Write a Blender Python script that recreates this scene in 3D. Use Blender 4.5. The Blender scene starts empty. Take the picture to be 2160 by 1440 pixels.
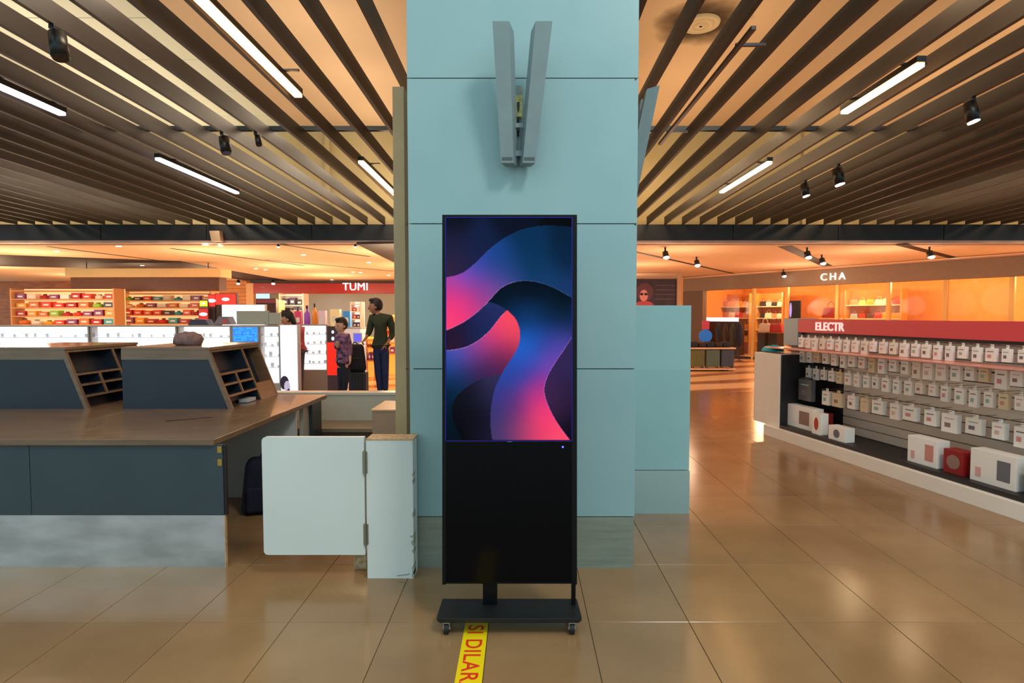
import bpy, bmesh, math, random
from mathutils import Vector, Matrix, Euler
R = random.Random(7)
PI = math.pi
col = bpy.context.scene.collection
sc = bpy.context.scene

# ------------------------------------------------------------------ camera, world, exposure
F = 1200.0                      # focal length in pixels of the 2160 px wide frame
CX, HY = 1100.0, 665.0          # vanishing point of the square-on room
TH = math.atan((720.0 - HY) / F)
CS, SN = math.cos(TH), math.sin(TH)
CAMH = 1.5
cd = bpy.data.cameras.new('camera')
cam = bpy.data.objects.new('camera', cd)
col.objects.link(cam)
cam.location = (0, 0, CAMH)
cam.rotation_euler = (PI / 2 - TH, 0, 0)
cd.sensor_width = 36.0
cd.lens = F * 36.0 / 2160.0
cd.shift_x = -(CX - 1080.0) / 2160.0
cd.clip_end = 200
cd.clip_start = 0.05
sc.camera = cam

sc.view_settings.view_transform = 'Standard'
sc.view_settings.look = 'None'
sc.view_settings.gamma = 1
sc.view_settings.use_curve_mapping = False
sc.view_settings.exposure = 0.0

def s2l(c):
    c = c / 255.0
    return c / 12.92 if c <= 0.04045 else ((c + 0.055) / 1.055) ** 2.4
def rgb(r, g, b):
    return (s2l(r), s2l(g), s2l(b), 1.0)

w = bpy.data.worlds.new('world')
sc.world = w
w.use_nodes = True
bg = w.node_tree.nodes['Background']
bg.inputs[0].default_value = (0.60, 0.86, 0.92, 1)
bg.inputs[1].default_value = 1.2

def area_light(name, loc, rot, sx, sy, power, color):
    l = bpy.data.lights.new(name, 'AREA'); l.shape = 'RECTANGLE'; l.size = sx; l.size_y = sy
    l.energy = power; l.color = color
    o = bpy.data.objects.new(name, l); o.location = loc; o.rotation_euler = rot; col.objects.link(o)
    return o
def point_light(name, loc, power, color, rad=0.08):
    l = bpy.data.lights.new(name, 'POINT'); l.energy = power; l.color = color; l.shadow_soft_size = rad
    o = bpy.data.objects.new(name, l); o.location = loc; col.objects.link(o)
    return o
# daylight and hall lighting from behind the camera (the concourse the photographer stands in)
cl = area_light('concourse_light', (2.7, -0.9, 7.1), (0, 0, 0), 1.1, 1.1, 190, (1.0, 0.97, 0.90))
cl.rotation_euler = (Vector((0.0, 3.2, 2.3)) - Vector(cl.location)).to_track_quat('-Z', 'Y').to_euler()
for x in (-10.5, -6.5, -2.6, 2.6, 6.5, 10.5):
    for y in (4.2, 7.4, 9.3, 11.0):
        point_light('ceiling_fill', (x, y, 4.05), 36 if x > 0 else 48, (1.0, 0.68, 0.38) if x > 0 else (1.0, 0.80, 0.58), 0.25)  # added, unseen fill lights that brighten the upper ceiling between the slats
for x in (-16, -11.5, -7.0, -3.0):
    for y in (13.2, 17.0, 21.0):
        point_light('shop_fill', (x, y, 1.95), 105, (1.0, 0.74, 0.46), 0.45)  # added fill without a fitting, kept low so the shop ceiling brightens
for x in (3.5, 8.0, 12.5):
    for y in (12.8, 16.5, 20.5):
        if (x > 8.5 and y > 16) or (x > 7 and y > 18): continue
        point_light('shop_fill', (x, y, 1.95), 58, (1.0, 0.66, 0.42), 0.45)  # the same added fill under the right shop's ceiling

# ------------------------------------------------------------------ projection helpers (photo pixel -> place in the room)
def ray(px, py):
    u = (px - CX) / F; v = (720.0 - py) / F
    return Vector((u, CS + v * SN, -SN + v * CS))
def PD(px, py, d):
    return Vector((0, 0, CAMH)) + ray(px, py) * d
def PY(px, py, Y):
    r = ray(px, py); return Vector((0, 0, CAMH)) + r * (Y / r.y)
def PZ(px, py, z):
    r = ray(px, py); return Vector((0, 0, CAMH)) + r * ((z - CAMH) / r.z)
def ZY(py, Y): return PY(CX, py, Y).z
def XY(px, py, Y): return PY(px, py, Y).x

# ------------------------------------------------------------------ materials
MATS = {}
def mat(name, c, rough=0.5, metal=0.0, emit=0.0, noise=0.0, nscale=8.0, bump=0.0, ecol=None, spec=0.5, alpha=None, trans=0.0, coat=0.0, stretch=None, c2=None):
    if name in MATS: return MATS[name]
    m = bpy.data.materials.new(name); m.use_nodes = True
    nt = m.node_tree; b = nt.nodes['Principled BSDF']
    cc = rgb(*c)
    b.inputs['Base Color'].default_value = cc
    b.inputs['Roughness'].default_value = rough
    b.inputs['Metallic'].default_value = metal
    b.inputs['Specular IOR Level'].default_value = spec
    b.inputs['Coat Weight'].default_value = coat
    if emit:
        b.inputs['Emission Color'].default_value = rgb(*(ecol or c)); b.inputs['Emission Strength'].default_value = emit
    if trans: b.inputs['Transmission Weight'].default_value = trans
    if alpha is not None: b.inputs['Alpha'].default_value = alpha
    tc = nt.nodes.new('ShaderNodeTexCoord'); mp = nt.nodes.new('ShaderNodeMapping')
    nt.links.new(tc.outputs['Object'], mp.inputs[0])
    if stretch: mp.inputs['Scale'].default_value = stretch
    nz = nt.nodes.new('ShaderNodeTexNoise'); nz.inputs['Scale'].default_value = nscale; nz.inputs['Detail'].default_value = 5
    nt.links.new(mp.outputs[0], nz.inputs['Vector'])
    if noise or c2:
        r = nt.nodes.new('ShaderNodeValToRGB')
        lo = rgb(*c2) if c2 else tuple(max(0, x * (1 - noise)) for x in cc[:3]) + (1,)
        hi = cc if c2 else tuple(min(1, x * (1 + noise)) for x in cc[:3]) + (1,)
        r.color_ramp.elements[0].position = 0.32; r.color_ramp.elements[0].color = lo
        r.color_ramp.elements[1].position = 0.68; r.color_ramp.elements[1].color = hi
        nt.links.new(nz.outputs['Fac'], r.inputs[0]); nt.links.new(r.outputs[0], b.inputs['Base Color'])
    if bump:
        bp = nt.nodes.new('ShaderNodeBump'); bp.inputs['Strength'].default_value = bump; bp.inputs['Distance'].default_value = 0.01
        nt.links.new(nz.outputs['Fac'], bp.inputs['Height']); nt.links.new(bp.outputs[0], b.inputs['Normal'])
    MATS[name] = m
    return m

def floor_mat(name, a, b_, rough, scale=1.5):
    m = bpy.data.materials.new(name); m.use_nodes = True
    nt = m.node_tree; b = nt.nodes['Principled BSDF']
    geo = nt.nodes.new('ShaderNodeNewGeometry')
    nz = nt.nodes.new('ShaderNodeTexNoise'); nz.inputs['Scale'].default_value = scale; nz.inputs['Detail'].default_value = 8
    nt.links.new(geo.outputs['Position'], nz.inputs['Vector'])
    oi = nt.nodes.new('ShaderNodeObjectInfo')
    r = nt.nodes.new('ShaderNodeValToRGB')
    r.color_ramp.elements[0].position = 0.3; r.color_ramp.elements[0].color = rgb(*a)
    r.color_ramp.elements[1].position = 0.7; r.color_ramp.elements[1].color = rgb(*b_)
    nt.links.new(nz.outputs['Fac'], r.inputs[0])
    hv = nt.nodes.new('ShaderNodeHueSaturation')
    mr = nt.nodes.new('ShaderNodeMapRange'); mr.inputs['To Min'].default_value = 0.93; mr.inputs['To Max'].default_value = 1.07
    nt.links.new(oi.outputs['Random'], mr.inputs['Value']); nt.links.new(mr.outputs[0], hv.inputs['Value'])
    nt.links.new(r.outputs[0], hv.inputs['Color']); nt.links.new(hv.outputs[0], b.inputs['Base Color'])
    n2 = nt.nodes.new('ShaderNodeTexNoise'); n2.inputs['Scale'].default_value = 3.0; n2.inputs['Detail'].default_value = 3
    nt.links.new(geo.outputs['Position'], n2.inputs['Vector'])
    m2 = nt.nodes.new('ShaderNodeMapRange'); m2.inputs['To Min'].default_value = rough * 0.8; m2.inputs['To Max'].default_value = rough * 1.3
    nt.links.new(n2.outputs['Fac'], m2.inputs['Value']); nt.links.new(m2.outputs[0], b.inputs['Roughness'])
    bp = nt.nodes.new('ShaderNodeBump'); bp.inputs['Strength'].default_value = 0.04; bp.inputs['Distance'].default_value = 0.01
    nt.links.new(n2.outputs['Fac'], bp.inputs['Height']); nt.links.new(bp.outputs[0], b.inputs['Normal'])
    return m

# ------------------------------------------------------------------ mesh helpers
class MB:
    def __init__(s): s.bm = bmesh.new()
    def box(s, x0, x1, y0, y1, z0, z1, bev=0.0, M=None, seg=2):
        r = bmesh.ops.create_cube(s.bm, size=1.0)
        vs = r['verts']
        for v in vs:
            v.co = Vector(((x0 + x1) / 2 + v.co.x * (x1 - x0), (y0 + y1) / 2 + v.co.y * (y1 - y0), (z0 + z1) / 2 + v.co.z * (z1 - z0)))
        if M is not None:
            for v in vs: v.co = M @ v.co
        if bev:
            es = list({e for v in vs for e in v.link_edges})
            bmesh.ops.bevel(s.bm, geom=es, offset=bev, segments=seg, profile=0.6, affect='EDGES')
        return s
    def hexa(s, pts):          # 8 points: bottom 4 ccw, top 4 ccw
        v = [s.bm.verts.new(p) for p in pts]
        for f in ((3, 2, 1, 0), (4, 5, 6, 7), (0, 1, 5, 4), (1, 2, 6, 5), (2, 3, 7, 6), (3, 0, 4, 7)):
            s.bm.faces.new([v[i] for i in f])
        return s
    def prism(s, poly, axis, a, b, bev=0.0):   # polygon in the two other axes, extruded along axis
        def P(p, t):
            if axis == 'x': return Vector((t, p[0], p[1]))
            if axis == 'y': return Vector((p[0], t, p[1]))
            return Vector((p[0], p[1], t))
        A = [s.bm.verts.new(P(p, a)) for p in poly]; B = [s.bm.verts.new(P(p, b)) for p in poly]
        n = len(poly); fs = []
        fs.append(s.bm.faces.new(A)); fs.append(s.bm.faces.new(B[::-1]))
        for i in range(n):
            j = (i + 1) % n
            fs.append(s.bm.faces.new((A[i], B[i], B[j], A[j])))
        if bev:
            es = list({e for f in fs for e in f.edges})
            bmesh.ops.bevel(s.bm, geom=es, offset=bev, segments=2, profile=0.6, affect='EDGES')
        bmesh.ops.recalc_face_normals(s.bm, faces=s.bm.faces[:])
        return s
    def cyl(s, p0, p1, r0, r1=None, n=16, cap=True):
        r1 = r0 if r1 is None else r1
        p0 = Vector(p0); p1 = Vector(p1); d = p1 - p0; L = d.length
        q = d.to_track_quat('Z', 'Y').to_matrix().to_4x4()
        M = Matrix.Translation((p0 + p1) / 2) @ q
        bmesh.ops.create_cone(s.bm, cap_ends=cap, segments=n, radius1=r0, radius2=r1, depth=L, matrix=M)
        return s
    def ball(s, c, r, sx=1, sy=1, sz=1, n=16):
        M = Matrix.Translation(Vector(c)) @ Matrix.Diagonal((sx, sy, sz, 1))
        bmesh.ops.create_uvsphere(s.bm, u_segments=n, v_segments=max(6, n // 2), radius=r, matrix=M)
        return s
    def lathe(s, prof, c=(0, 0, 0), n=24):
        c = Vector(c); rings = []
        for r, z in prof:
            rings.append([s.bm.verts.new(c + Vector((r * math.cos(2 * PI * i / n), r * math.sin(2 * PI * i / n), z))) for i in range(n)])
        for a, b in zip(rings, rings[1:]):
            for i in range(n):
                j = (i + 1) % n
                s.bm.faces.new((a[i], a[j], b[j], b[i]))
        return s
    def quad(s, a, b, c, d):
        s.bm.faces.new([s.bm.verts.new(p) for p in (a, b, c, d)]); return s
    def poly(s, pts, th=0.01, normal='y'):
        # flat polygon with thickness away from the viewer
        off = {'y': Vector((0, th, 0)), 'z': Vector((0, 0, -th)), 'x': Vector((th, 0, 0))}[normal]
        A = [s.bm.verts.new(p) for p in pts]; B = [s.bm.verts.new(Vector(p) + off) for p in pts]
        n = len(pts)
        s.bm.faces.new(A); s.bm.faces.new(B[::-1])
        for i in range(n):
            j = (i + 1) % n; s.bm.faces.new((A[i], B[i], B[j], A[j]))
        bmesh.ops.recalc_face_normals(s.bm, faces=s.bm.faces[:])
        return s
    def build(s, name, m, parent=None, smooth=False, loc=None):
        me = bpy.data.meshes.new(name); s.bm.to_mesh(me); s.bm.free()
        me.materials.append(m)
        if smooth:
            for p in me.polygons: p.use_smooth = True
        o = bpy.data.objects.new(name, me); col.objects.link(o)
        if parent: o.parent = parent
        if loc is not None: o.location = loc
        return o

def thing(name, label, cat, loc=(0, 0, 0), rotz=0.0, group=None):
    o = bpy.data.objects.new(name, None); o.empty_display_size = 0.1; col.objects.link(o)
    o.location = loc; o.rotation_euler = (0, 0, rotz)
    o['label'] = label; o['category'] = cat
    if group: o['group'] = group
    return o
def tag(o, label, cat, group=None):
    o['label'] = label; o['category'] = cat
    if group: o['group'] = group
    return o
def struct(o, label=None, cat=None):
    o['kind'] = 'structure'
    if label: o['label'] = label
    if cat: o['category'] = cat
    return o
def box(name, m, parent, *a, bev=0.0, smooth=False):
    return MB().box(*a, bev=bev).build(name, m, parent, smooth)
def lettering(txt, m, parent, M, size=0.1, depth=0.002, name='lettering', align='LEFT', bold=0.0, spacing=1.0):
    cu = bpy.data.curves.new(name, 'FONT'); cu.body = txt; cu.size = size; cu.extrude = depth
    cu.align_x = align; cu.offset = bold; cu.space_character = spacing
    o = bpy.data.objects.new(name + '_tmp', cu); col.objects.link(o)
    bpy.context.view_layer.update()
    me = bpy.data.meshes.new_from_object(o.evaluated_get(bpy.context.evaluated_depsgraph_get()))
    bpy.data.objects.remove(o); bpy.data.curves.remove(cu)
    me.materials.clear(); me.materials.append(m); me.name = name
    me.transform(M)
    bm = bmesh.new(); bm.from_mesh(me); bm.verts.ensure_lookup_table()
    bmesh.ops.remove_doubles(bm, verts=bm.verts[:], dist=1e-6); bm.verts.ensure_lookup_table()
    seen = set(); r = None
    for v in bm.verts:
        if v in seen: continue
        st = [v]; comp = {v}
        while st:
            q = st.pop()
            for e in q.link_edges:
                o2 = e.other_vert(q)
                if o2 not in comp: comp.add(o2); st.append(o2)
        seen |= comp
        vm = {}; vs = []; fs = []
        fl_ = {f for c_ in comp for f in c_.link_faces}
        for c_ in comp: vm[c_] = len(vs); vs.append(tuple(c_.co))
        for f in fl_: fs.append([vm[c_] for c_ in f.verts])
        m3 = bpy.data.meshes.new('letter'); m3.from_pydata(vs, [], fs); m3.materials.append(m)
        r = bpy.data.objects.new('letter', m3); col.objects.link(r); r.parent = parent
    bm.free(); bpy.data.meshes.remove(me)
    return r
def copy_tree(o, parent=None):
    c = o.copy(); col.objects.link(c)
    if parent: c.parent = parent
    for ch in o.children: copy_tree(ch, c)
    return c

ORD = ['first', 'second', 'third', 'fourth', 'fifth', 'sixth', 'seventh', 'eighth', 'ninth', 'tenth', 'eleventh', 'twelfth', 'thirteenth', 'fourteenth', 'fifteenth', 'sixteenth', 'seventeenth', 'eighteenth', 'nineteenth', 'twentieth']
ORD += ['twenty-' + o for o in ORD[:9]] + ['thirtieth'] + ['thirty-' + o for o in ORD[:9]]
# ------------------------------------------------------------------ common materials
M_clad = mat('painted_cladding', (149, 176, 177), 0.36, noise=0.05, nscale=1.6, c2=(138, 169, 173))
M_core = mat('dark_core', (55, 60, 60), 0.8)
M_steel = mat('brushed_steel', (142, 148, 136), 0.38, metal=0.4, noise=0.12, nscale=3, stretch=(1, 1, 14))
M_white = mat('white_laminate', (214, 214, 208), 0.32, noise=0.03, nscale=2)
M_edge = mat('chipped_wood', (196, 150, 110), 0.7, noise=0.25, nscale=40)
M_navy = mat('navy_laminate', (28, 35, 48), 0.4, noise=0.08, nscale=4)
M_slate = mat('slate_laminate', (52, 64, 70), 0.45, noise=0.06, nscale=4)
M_wood = mat('grey_oak_laminate', (122, 92, 68), 0.32, c2=(102, 76, 54), nscale=3, stretch=(1, 8, 8), coat=0.3)
M_slat = mat('slat_paint', (47, 39, 35), 0.55, noise=0.1, nscale=3)
M_black = mat('black_satin', (14, 14, 16), 0.4)
M_beam = mat('dark_beam', (20, 17, 20), 0.35, noise=0.15, nscale=2)
M_hinge = mat('hinge_metal', (150, 145, 130), 0.35, metal=0.9)
M_brass = mat('worn_brass', (190, 150, 80), 0.35, metal=0.9)
M_peach = mat('peach_ceiling', (218, 188, 152), 0.9, noise=0.03, nscale=0.7)
M_olive = mat('olive_bulkhead', (176, 160, 118), 0.9, noise=0.08, nscale=1)
M_pale = mat('pale_ceiling_tile', (232, 238, 220), 0.9)
M_tube = mat('warm_tube', (255, 200, 140), 0.5, emit=15.0, ecol=(255, 186, 116))
M_tubec = mat('cool_tube', (255, 250, 255), 0.5, emit=7.0, ecol=(250, 240, 255))
M_lamp = mat('lit_lamp_face', (255, 250, 240), 0.5, emit=10.0, ecol=(255, 240, 225))
M_grey = mat('grey_metal', (128, 142, 144), 0.45, noise=0.06)

# ------------------------------------------------------------------ floor
YSH = 11.2          # where the shops' floor begins
M_tile = floor_mat('floor_tile', (136, 100, 66), (158, 120, 82), 0.17)
M_grout = mat('grout', (112, 90, 68), 0.9)
M_shopfloor = None
fl = MB().box(-24, 24, -7, YSH, -0.10, -0.006).build('floor', M_grout)
struct(fl)
TX, TY, X0, Y0 = 0.49, 0.645, 0.82, 2.72
cands = []
for j in range(-14, 15):
    for i in range(-50, 50):
        xa, ya = X0 + i * TX, Y0 + j * TY
        yb = min(ya + TY, YSH)
        if ya >= YSH - 0.02: continue
        xc, yc = xa + TX / 2, (ya + yb) / 2
        vis = yc > 1.6 and -0.95 * yc - 0.5 < xc < 0.92 * yc + 0.5
        if abs(xc) > 14: continue
        cands.append((0 if vis else 1, math.hypot(xc, yc), xa, ya, xa + TX, yb))
cands.sort()
g = 0.0015
tile_me = None
far = MB()
for n, (v, dd, xa, ya, xb, yb) in enumerate(cands):
    if n < 300 and yb - ya > TY - 0.01:
        if tile_me is None:
            t = MB().box(g, TX - g, g, TY - g, -0.008, 0.0, bev=0.0012, seg=1).build('tile', M_tile, fl)
            tile_me = t.data
        else:
            t = bpy.data.objects.new('tile', tile_me); col.objects.link(t); t.parent = fl
        t.location = (xa, ya, 0)
    else:
        far.box(xa + g, xb - g, ya + g, yb - g, -0.008, 0.0)
ft = far.build('tile_field', M_tile, fl); ft['kind'] = 'stuff'

def shopfloor_mat():
    m = bpy.data.materials.new('light_streak_shop_floor'); m.use_nodes = True
    nt = m.node_tree; b = nt.nodes['Principled BSDF']; b.inputs['Roughness'].default_value = 0.22
    geo = nt.nodes.new('ShaderNodeNewGeometry'); mp = nt.nodes.new('ShaderNodeMapping')
    mp.inputs['Rotation'].default_value = (0, 0, -0.45)
    nt.links.new(geo.outputs['Position'], mp.inputs[0])
    wv = nt.nodes.new('ShaderNodeTexWave'); wv.inputs['Scale'].default_value = 0.26; wv.inputs['Distortion'].default_value = 4.0  # bands paint streaks of light and shadow into the floor colour
    wv.inputs['Detail'].default_value = 2; wv.inputs['Detail Scale'].default_value = 0.7; wv.bands_direction = 'Y'
    nt.links.new(mp.outputs[0], wv.inputs['Vector'])
    r = nt.nodes.new('ShaderNodeValToRGB')
    r.color_ramp.elements[0].position = 0.1; r.color_ramp.elements[0].color = rgb(150, 92, 58)
    r.color_ramp.elements[1].position = 0.5; r.color_ramp.elements[1].color = rgb(232, 188, 140)
    nt.links.new(wv.outputs['Fac'], r.inputs[0]); nt.links.new(r.outputs[0], b.inputs['Base Color'])
    return m
sf = MB().box(-24, 24, YSH, 34, -0.10, 0.0).build('floor', shopfloor_mat()); struct(sf)

# ------------------------------------------------------------------ hall ceiling: upper deck, carrier bars, slats
YB = 11.8
def CZ(Y): return 3.473 - 0.01265 * (Y - 3.66)     # underside of the slats
ZU = ZY(277, 12.05)
ce = MB().box(-4.7, 24, 3.25, 12.0, ZU, ZU + 0.1).build('ceiling', M_peach); struct(ce)
pc = MB()
y = -6.9
TL = 1.2
cnt = 0
while y < 11.9:
    x = -4.72
    while x > -24:
        if y > 3 and x > -14:
            t = MB().box(x - TL + 0.01, x - 0.01, y + 0.01, min(y + TL, 12) - 0.01, ZU - 0.01, ZU + 0.02).build('ceiling_tile', M_pale, ce)
        x -= TL
    y += TL
box('ceiling_grid', mat('grid_metal', (170, 172, 160), 0.6), ce, -24, -4.7, 3.25, 12.0, ZU + 0.02, ZU + 0.06)
bulk = MB().box(-24, 24, 12.06, 12.2, 3.3, ZU + 0.1)
bulk = bulk.build('wall_back', M_olive); struct(bulk)
for px in (690, 1180, 1700):
    X = XY(px, 350, 12.0); box('rib', M_olive, bulk, X - 0.05, X + 0.05, 12.0, 12.06, 3.4, ZU)

slx = []
k = 0
while -2.82 - 0.36 * k > -12.5: slx.append(-2.82 - 0.36 * k); k += 1
slx += [-2.82 + 0.36 * i for i in range(1, 8)]
k = 0
while 2.59 + 0.364 * k < 12.5: slx.append(2.59 + 0.364 * k); k += 1
slx += [2.59 - 0.364 * i for i in range(1, 8)]
SH, SW = 0.15, 0.036
def slat_mesh(Ya, Yb_):
    m = MB(); h = SW / 2
    m.hexa([(-h, Ya, CZ(Ya)), (h, Ya, CZ(Ya)), (h, Yb_, CZ(Yb_)), (-h, Yb_, CZ(Yb_)),
            (-h, Ya, CZ(Ya) + SH), (h, Ya, CZ(Ya) + SH), (h, Yb_, CZ(Yb_) + SH), (-h, Yb_, CZ(Yb_) + SH)])
    return m
base = None; short = None
for X in sorted(slx):
    if abs(X) < 0.72: continue
    elif base is None:
        base = slat_mesh(3.3, YB).build('slat', M_slat, ce); o = base
    else:
        o = bpy.data.objects.new('slat', base.data); col.objects.link(o); o.parent = ce
    o.location = (X, 0, 0)
for Yc in (6.55, 3.6):
    for (xa, xb) in ((-12.5, -0.7), (0.72, 12.5)):
        box('carrier_bar', M_black, ce, xa, xb, Yc - 0.025, Yc + 0.025, CZ(Yc) + SH, CZ(Yc) + SH + 0.05)
# fascia beam at the shop line
zb0, zb1 = ZY(506, YB), ZY(473, YB)
bm_ = thing('fascia_beam', 'long dark fascia beam between the slatted ceiling and the shops', 'beam', (0, YB, zb0))
bm_['kind'] = 'structure'
x = -13.0
while x < 13:
    box('beam_panel', M_beam, bm_, x + 0.004, x + 2.16, 0.0, 0.2, 0.0, zb1 - zb0, bev=0.004)
    x += 2.17
box('beam_lip', mat('pale_rim', (214, 178, 160), 0.5), bm_, -13, 13, 0.03, 0.24, -0.06, -0.002)

# soot-stained round diffuser on the upper ceiling
c = PZ(1478, 48, ZU)
dfr = thing('ceiling_diffuser', 'round white air diffuser ringed with soot on the upper ceiling', 'vent', (c.x, c.y, ZU))
MB().lathe([(0.02, -0.05), (0.08, -0.045), (0.10, -0.02), (0.12, -0.05), (0.16, -0.045), (0.18, -0.02), (0.20, -0.045), (0.24, -0.03), (0.25, -0.002)], n=32).build('louvre', mat('dusty_white', (196, 176, 140), 0.6), dfr, True)
def soot_mat():
    m = bpy.data.materials.new('soot_stain'); m.use_nodes = True; nt = m.node_tree; b = nt.nodes['Principled BSDF']
    tc = nt.nodes.new('ShaderNodeTexCoord'); ln = nt.nodes.new('ShaderNodeVectorMath'); ln.operation = 'LENGTH'
    nt.links.new(tc.outputs['Object'], ln.inputs[0])
    nz = nt.nodes.new('ShaderNodeTexNoise'); nz.inputs['Scale'].default_value = 3
    nt.links.new(tc.outputs['Object'], nz.inputs['Vector'])
    ad = nt.nodes.new('ShaderNodeMath'); ad.operation = 'MULTIPLY_ADD'; ad.inputs[1].default_value = 0.35
    nt.links.new(nz.outputs['Fac'], ad.inputs[0]); nt.links.new(ln.outputs['Value'], ad.inputs[2])
    mr = nt.nodes.new('ShaderNodeMapRange'); mr.inputs['From Min'].default_value = 0.4; mr.inputs['From Max'].default_value = 0.82
    mr.inputs['To Min'].default_value = 1.0; mr.inputs['To Max'].default_value = 0.0
    nt.links.new(ad.outputs[0], mr.inputs['Value'])
    b.inputs['Base Color'].default_value = rgb(70, 50, 24); b.inputs['Roughness'].default_value = 0.9
    nt.links.new(mr.outputs[0], b.inputs['Alpha'])
    return m
MB().lathe([(0.0, -0.006), (0.75, -0.006)], n=40).build('soot_ring', soot_mat(), dfr)

# linear lights between the slats
def linear(X, Ya, Yb_, m, label, grp=None):
    z = CZ((Ya + Yb_) / 2)
    t = thing('linear_light', label, 'ceiling light', (X, (Ya + Yb_) / 2, z), group=grp)
    L = (Yb_ - Ya) / 2
    box('housing', M_black, t, -0.036, 0.036, -L - 0.01, L + 0.01, 0.012, 0.06)
    box('diffuser', m, t, -0.034, 0.034, -L, L, -0.02, 0.011, bev=0.006)
    for s in (-0.7, 0.7):
        box('bracket', M_black, t, -0.15, 0.15, s * L - 0.012, s * L + 0.012, 0.06, 0.075)
    return t
def yceil(px, py):      # where a pixel meets the plane of the slats' underside
    Y = 6.0
    for _ in range(40):
        r = ray(px, py); Y = (CZ(Y) - CAMH) / r.z * r.y
    return Y
a = yceil(448, 0); b = yceil(650, 205)
linear(-2.0, a - 0.9, b, M_tube, 'long warm glowing ceiling tube, the largest at upper left')
a = yceil(778, 338); b = yceil(850, 424)
linear(-2.0, a, b, M_tube, 'short warm glowing tube just left of the column')
a = yceil(345, 332); b = yceil(500, 408)
linear(XY(440, 379, 8.0) * 0 + PD(500, 408, 1).x * 0 + (500 - CX) / F * (b / (CS + (312 / F) * SN)), a, b, M_tubec, 'cool white ceiling tube on the left above the service counter')
Xc = (500 - CX) / F * (b / (CS + (312 / F) * SN))
linear(Xc, yceil(0, 165), yceil(160, 241), M_tubec, 'cool white ceiling tube at the far left, nearer the viewer')
Yw0 = yceil(1522, 406); Yw1 = yceil(1627, 340)
Xw = (1522 - CX) / F * (Yw0 / (CS + (314 / F) * SN))
linear(Xw, Yw1, Yw0, M_tube, 'warm glowing tube over the aisle right of the column')
linear(Xw, yceil(1925, 133), yceil(1775, 238), M_tube, 'warm glowing tube at the far right above the gondola')
# dark unlit track on the right
Ya_, Yb_ = yceil(1590, 55), yceil(1392, 308)
Xt = (1590 - CX) / F * (Ya_ / (CS + (665 / F) * SN))
t = thing('track_rail', 'thin dark unlit track hanging between the slats right of the column', 'track', (Xt, (Ya_ + Yb_) / 2, CZ(6)))
L = (Yb_ - Ya_) / 2
box('rail', mat('maroon_black', (48, 26, 20), 0.4), t, -0.018, 0.018, -L, L, 0.0, 0.03, bev=0.004)
yb_ = yceil(1575, 97) - (Ya_ + Yb_) / 2
box('cross_bracket', M_black, t, -0.02, 0.2, yb_ - 0.012, yb_ + 0.012, 0.02, 0.04)
box('cross_bracket', M_black, t, -0.02, 0.2, 0.9, 0.924, 0.02, 0.04)

def spot(px, py, lit, label, grp=None, d=None, sc_=1.0, tilt=0.3, z=None):
    """cylindrical track spot whose mouth is seen at the pixel"""
    p = PZ(px, py, CZ(6) - 0.125 * sc_)
    near = min(list(map(lambda k_: -2.82 - 0.36 * k_, range(-7, 27))) + list(map(lambda k_: 2.59 + 0.364 * k_, range(-7, 27))), key=lambda q_: abs(q_ - p.x))
    p.x = near; p.z = CZ(p.y) - 0.11 * sc_ - 0.06
    t = thing('spotlight', label, 'spotlight', (p.x, p.y, p.z + 0.06), group=grp)
    r = 0.055 * sc_
    ax = Vector((tilt, -0.15, -1)).normalized()
    MB().cyl(Vector((0, 0, 0.07 * sc_)) - ax * 0.0, ax * 0.1 * sc_, r * 0.95, r, 20).build('housing', M_black, t, True)
    MB().cyl(ax * 0.1 * sc_, ax * 0.112 * sc_, r * 0.86, r * 0.86, 20).build('lens', M_lamp if lit else mat('dark_lens', (40, 40, 44), 0.2), t)
    MB().cyl((0, 0, 0.02), (0, 0, 0.11 * sc_), 0.009, n=8).build('stem', M_black, t)
    MB().box(-0.02, 0.02, -0.05, 0.05, 0.11 * sc_ - 0.03, 0.11 * sc_, bev=0.004).build('adapter', M_black, t)
    return t
spot(473, 306, False, 'black unlit track spotlight between the left slats')
spot(556, 296, False, 'small black unlit spotlight right of the larger one on the left', sc_=0.6)
spot(1702, 397, True, 'lit black spotlight under the slats, the further of two at right')
spot(1766, 370, True, 'lit spotlight under the slats, the brighter one near the right tube', sc_=1.2)
spot(115, 105, False, 'black unlit spotlight near the far left ceiling corner')
spot(2066, 240, True, 'lit black spotlight at the far right above the gondola')

# ------------------------------------------------------------------ column
YC = 3.315
cxl, cxr = -0.654, 0.668
cz = thing('column', 'broad square column clad in pale blue-green panels behind the display', 'column', (0, YC, 0)); cz['kind'] = 'structure'
box('core', M_core, cz, cxl + 0.02, cxr - 0.02, 0.02, 1.28, 0, ZU)
zr = [ZY(1090, YC), ZY(778, YC), ZY(472, YC), ZY(165, YC), ZY(165, YC) + 0.88, ZU]
for a, b in zip(zr, zr[1:]):
    box('cladding_panel', M_clad, cz, cxl, cxr, 0.0, 0.018, a + 0.003, b - 0.002, bev=0.0015)
    box('cladding_panel', M_clad, cz, cxr - 0.018, cxr, 0.0195, 1.30, a + 0.003, b - 0.002, bev=0.0015)
    box('cladding_panel', M_clad, cz, cxl, cxl + 0.018, 0.0195, 1.30, a + 0.003, b - 0.002, bev=0.0015)
box('kick_plate', M_steel, cz, cxl + 0.004, cxr - 0.004, 0.004, 0.018, 0.0, zr[0] - 0.002)
box('kick_plate', M_steel, cz, cxr - 0.018, cxr - 0.004, 0.0185, 1.3, 0.0, zr[0] - 0.002)
for (px, py) in ((858, 473), (1341, 167), (858, 778), (1340, 473)):
    p = PY(px, py, YC); MB().cyl((p.x, 0.0, p.z), (p.x, -0.003, p.z), 0.005, n=10).build('screw', M_black, cz)

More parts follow.
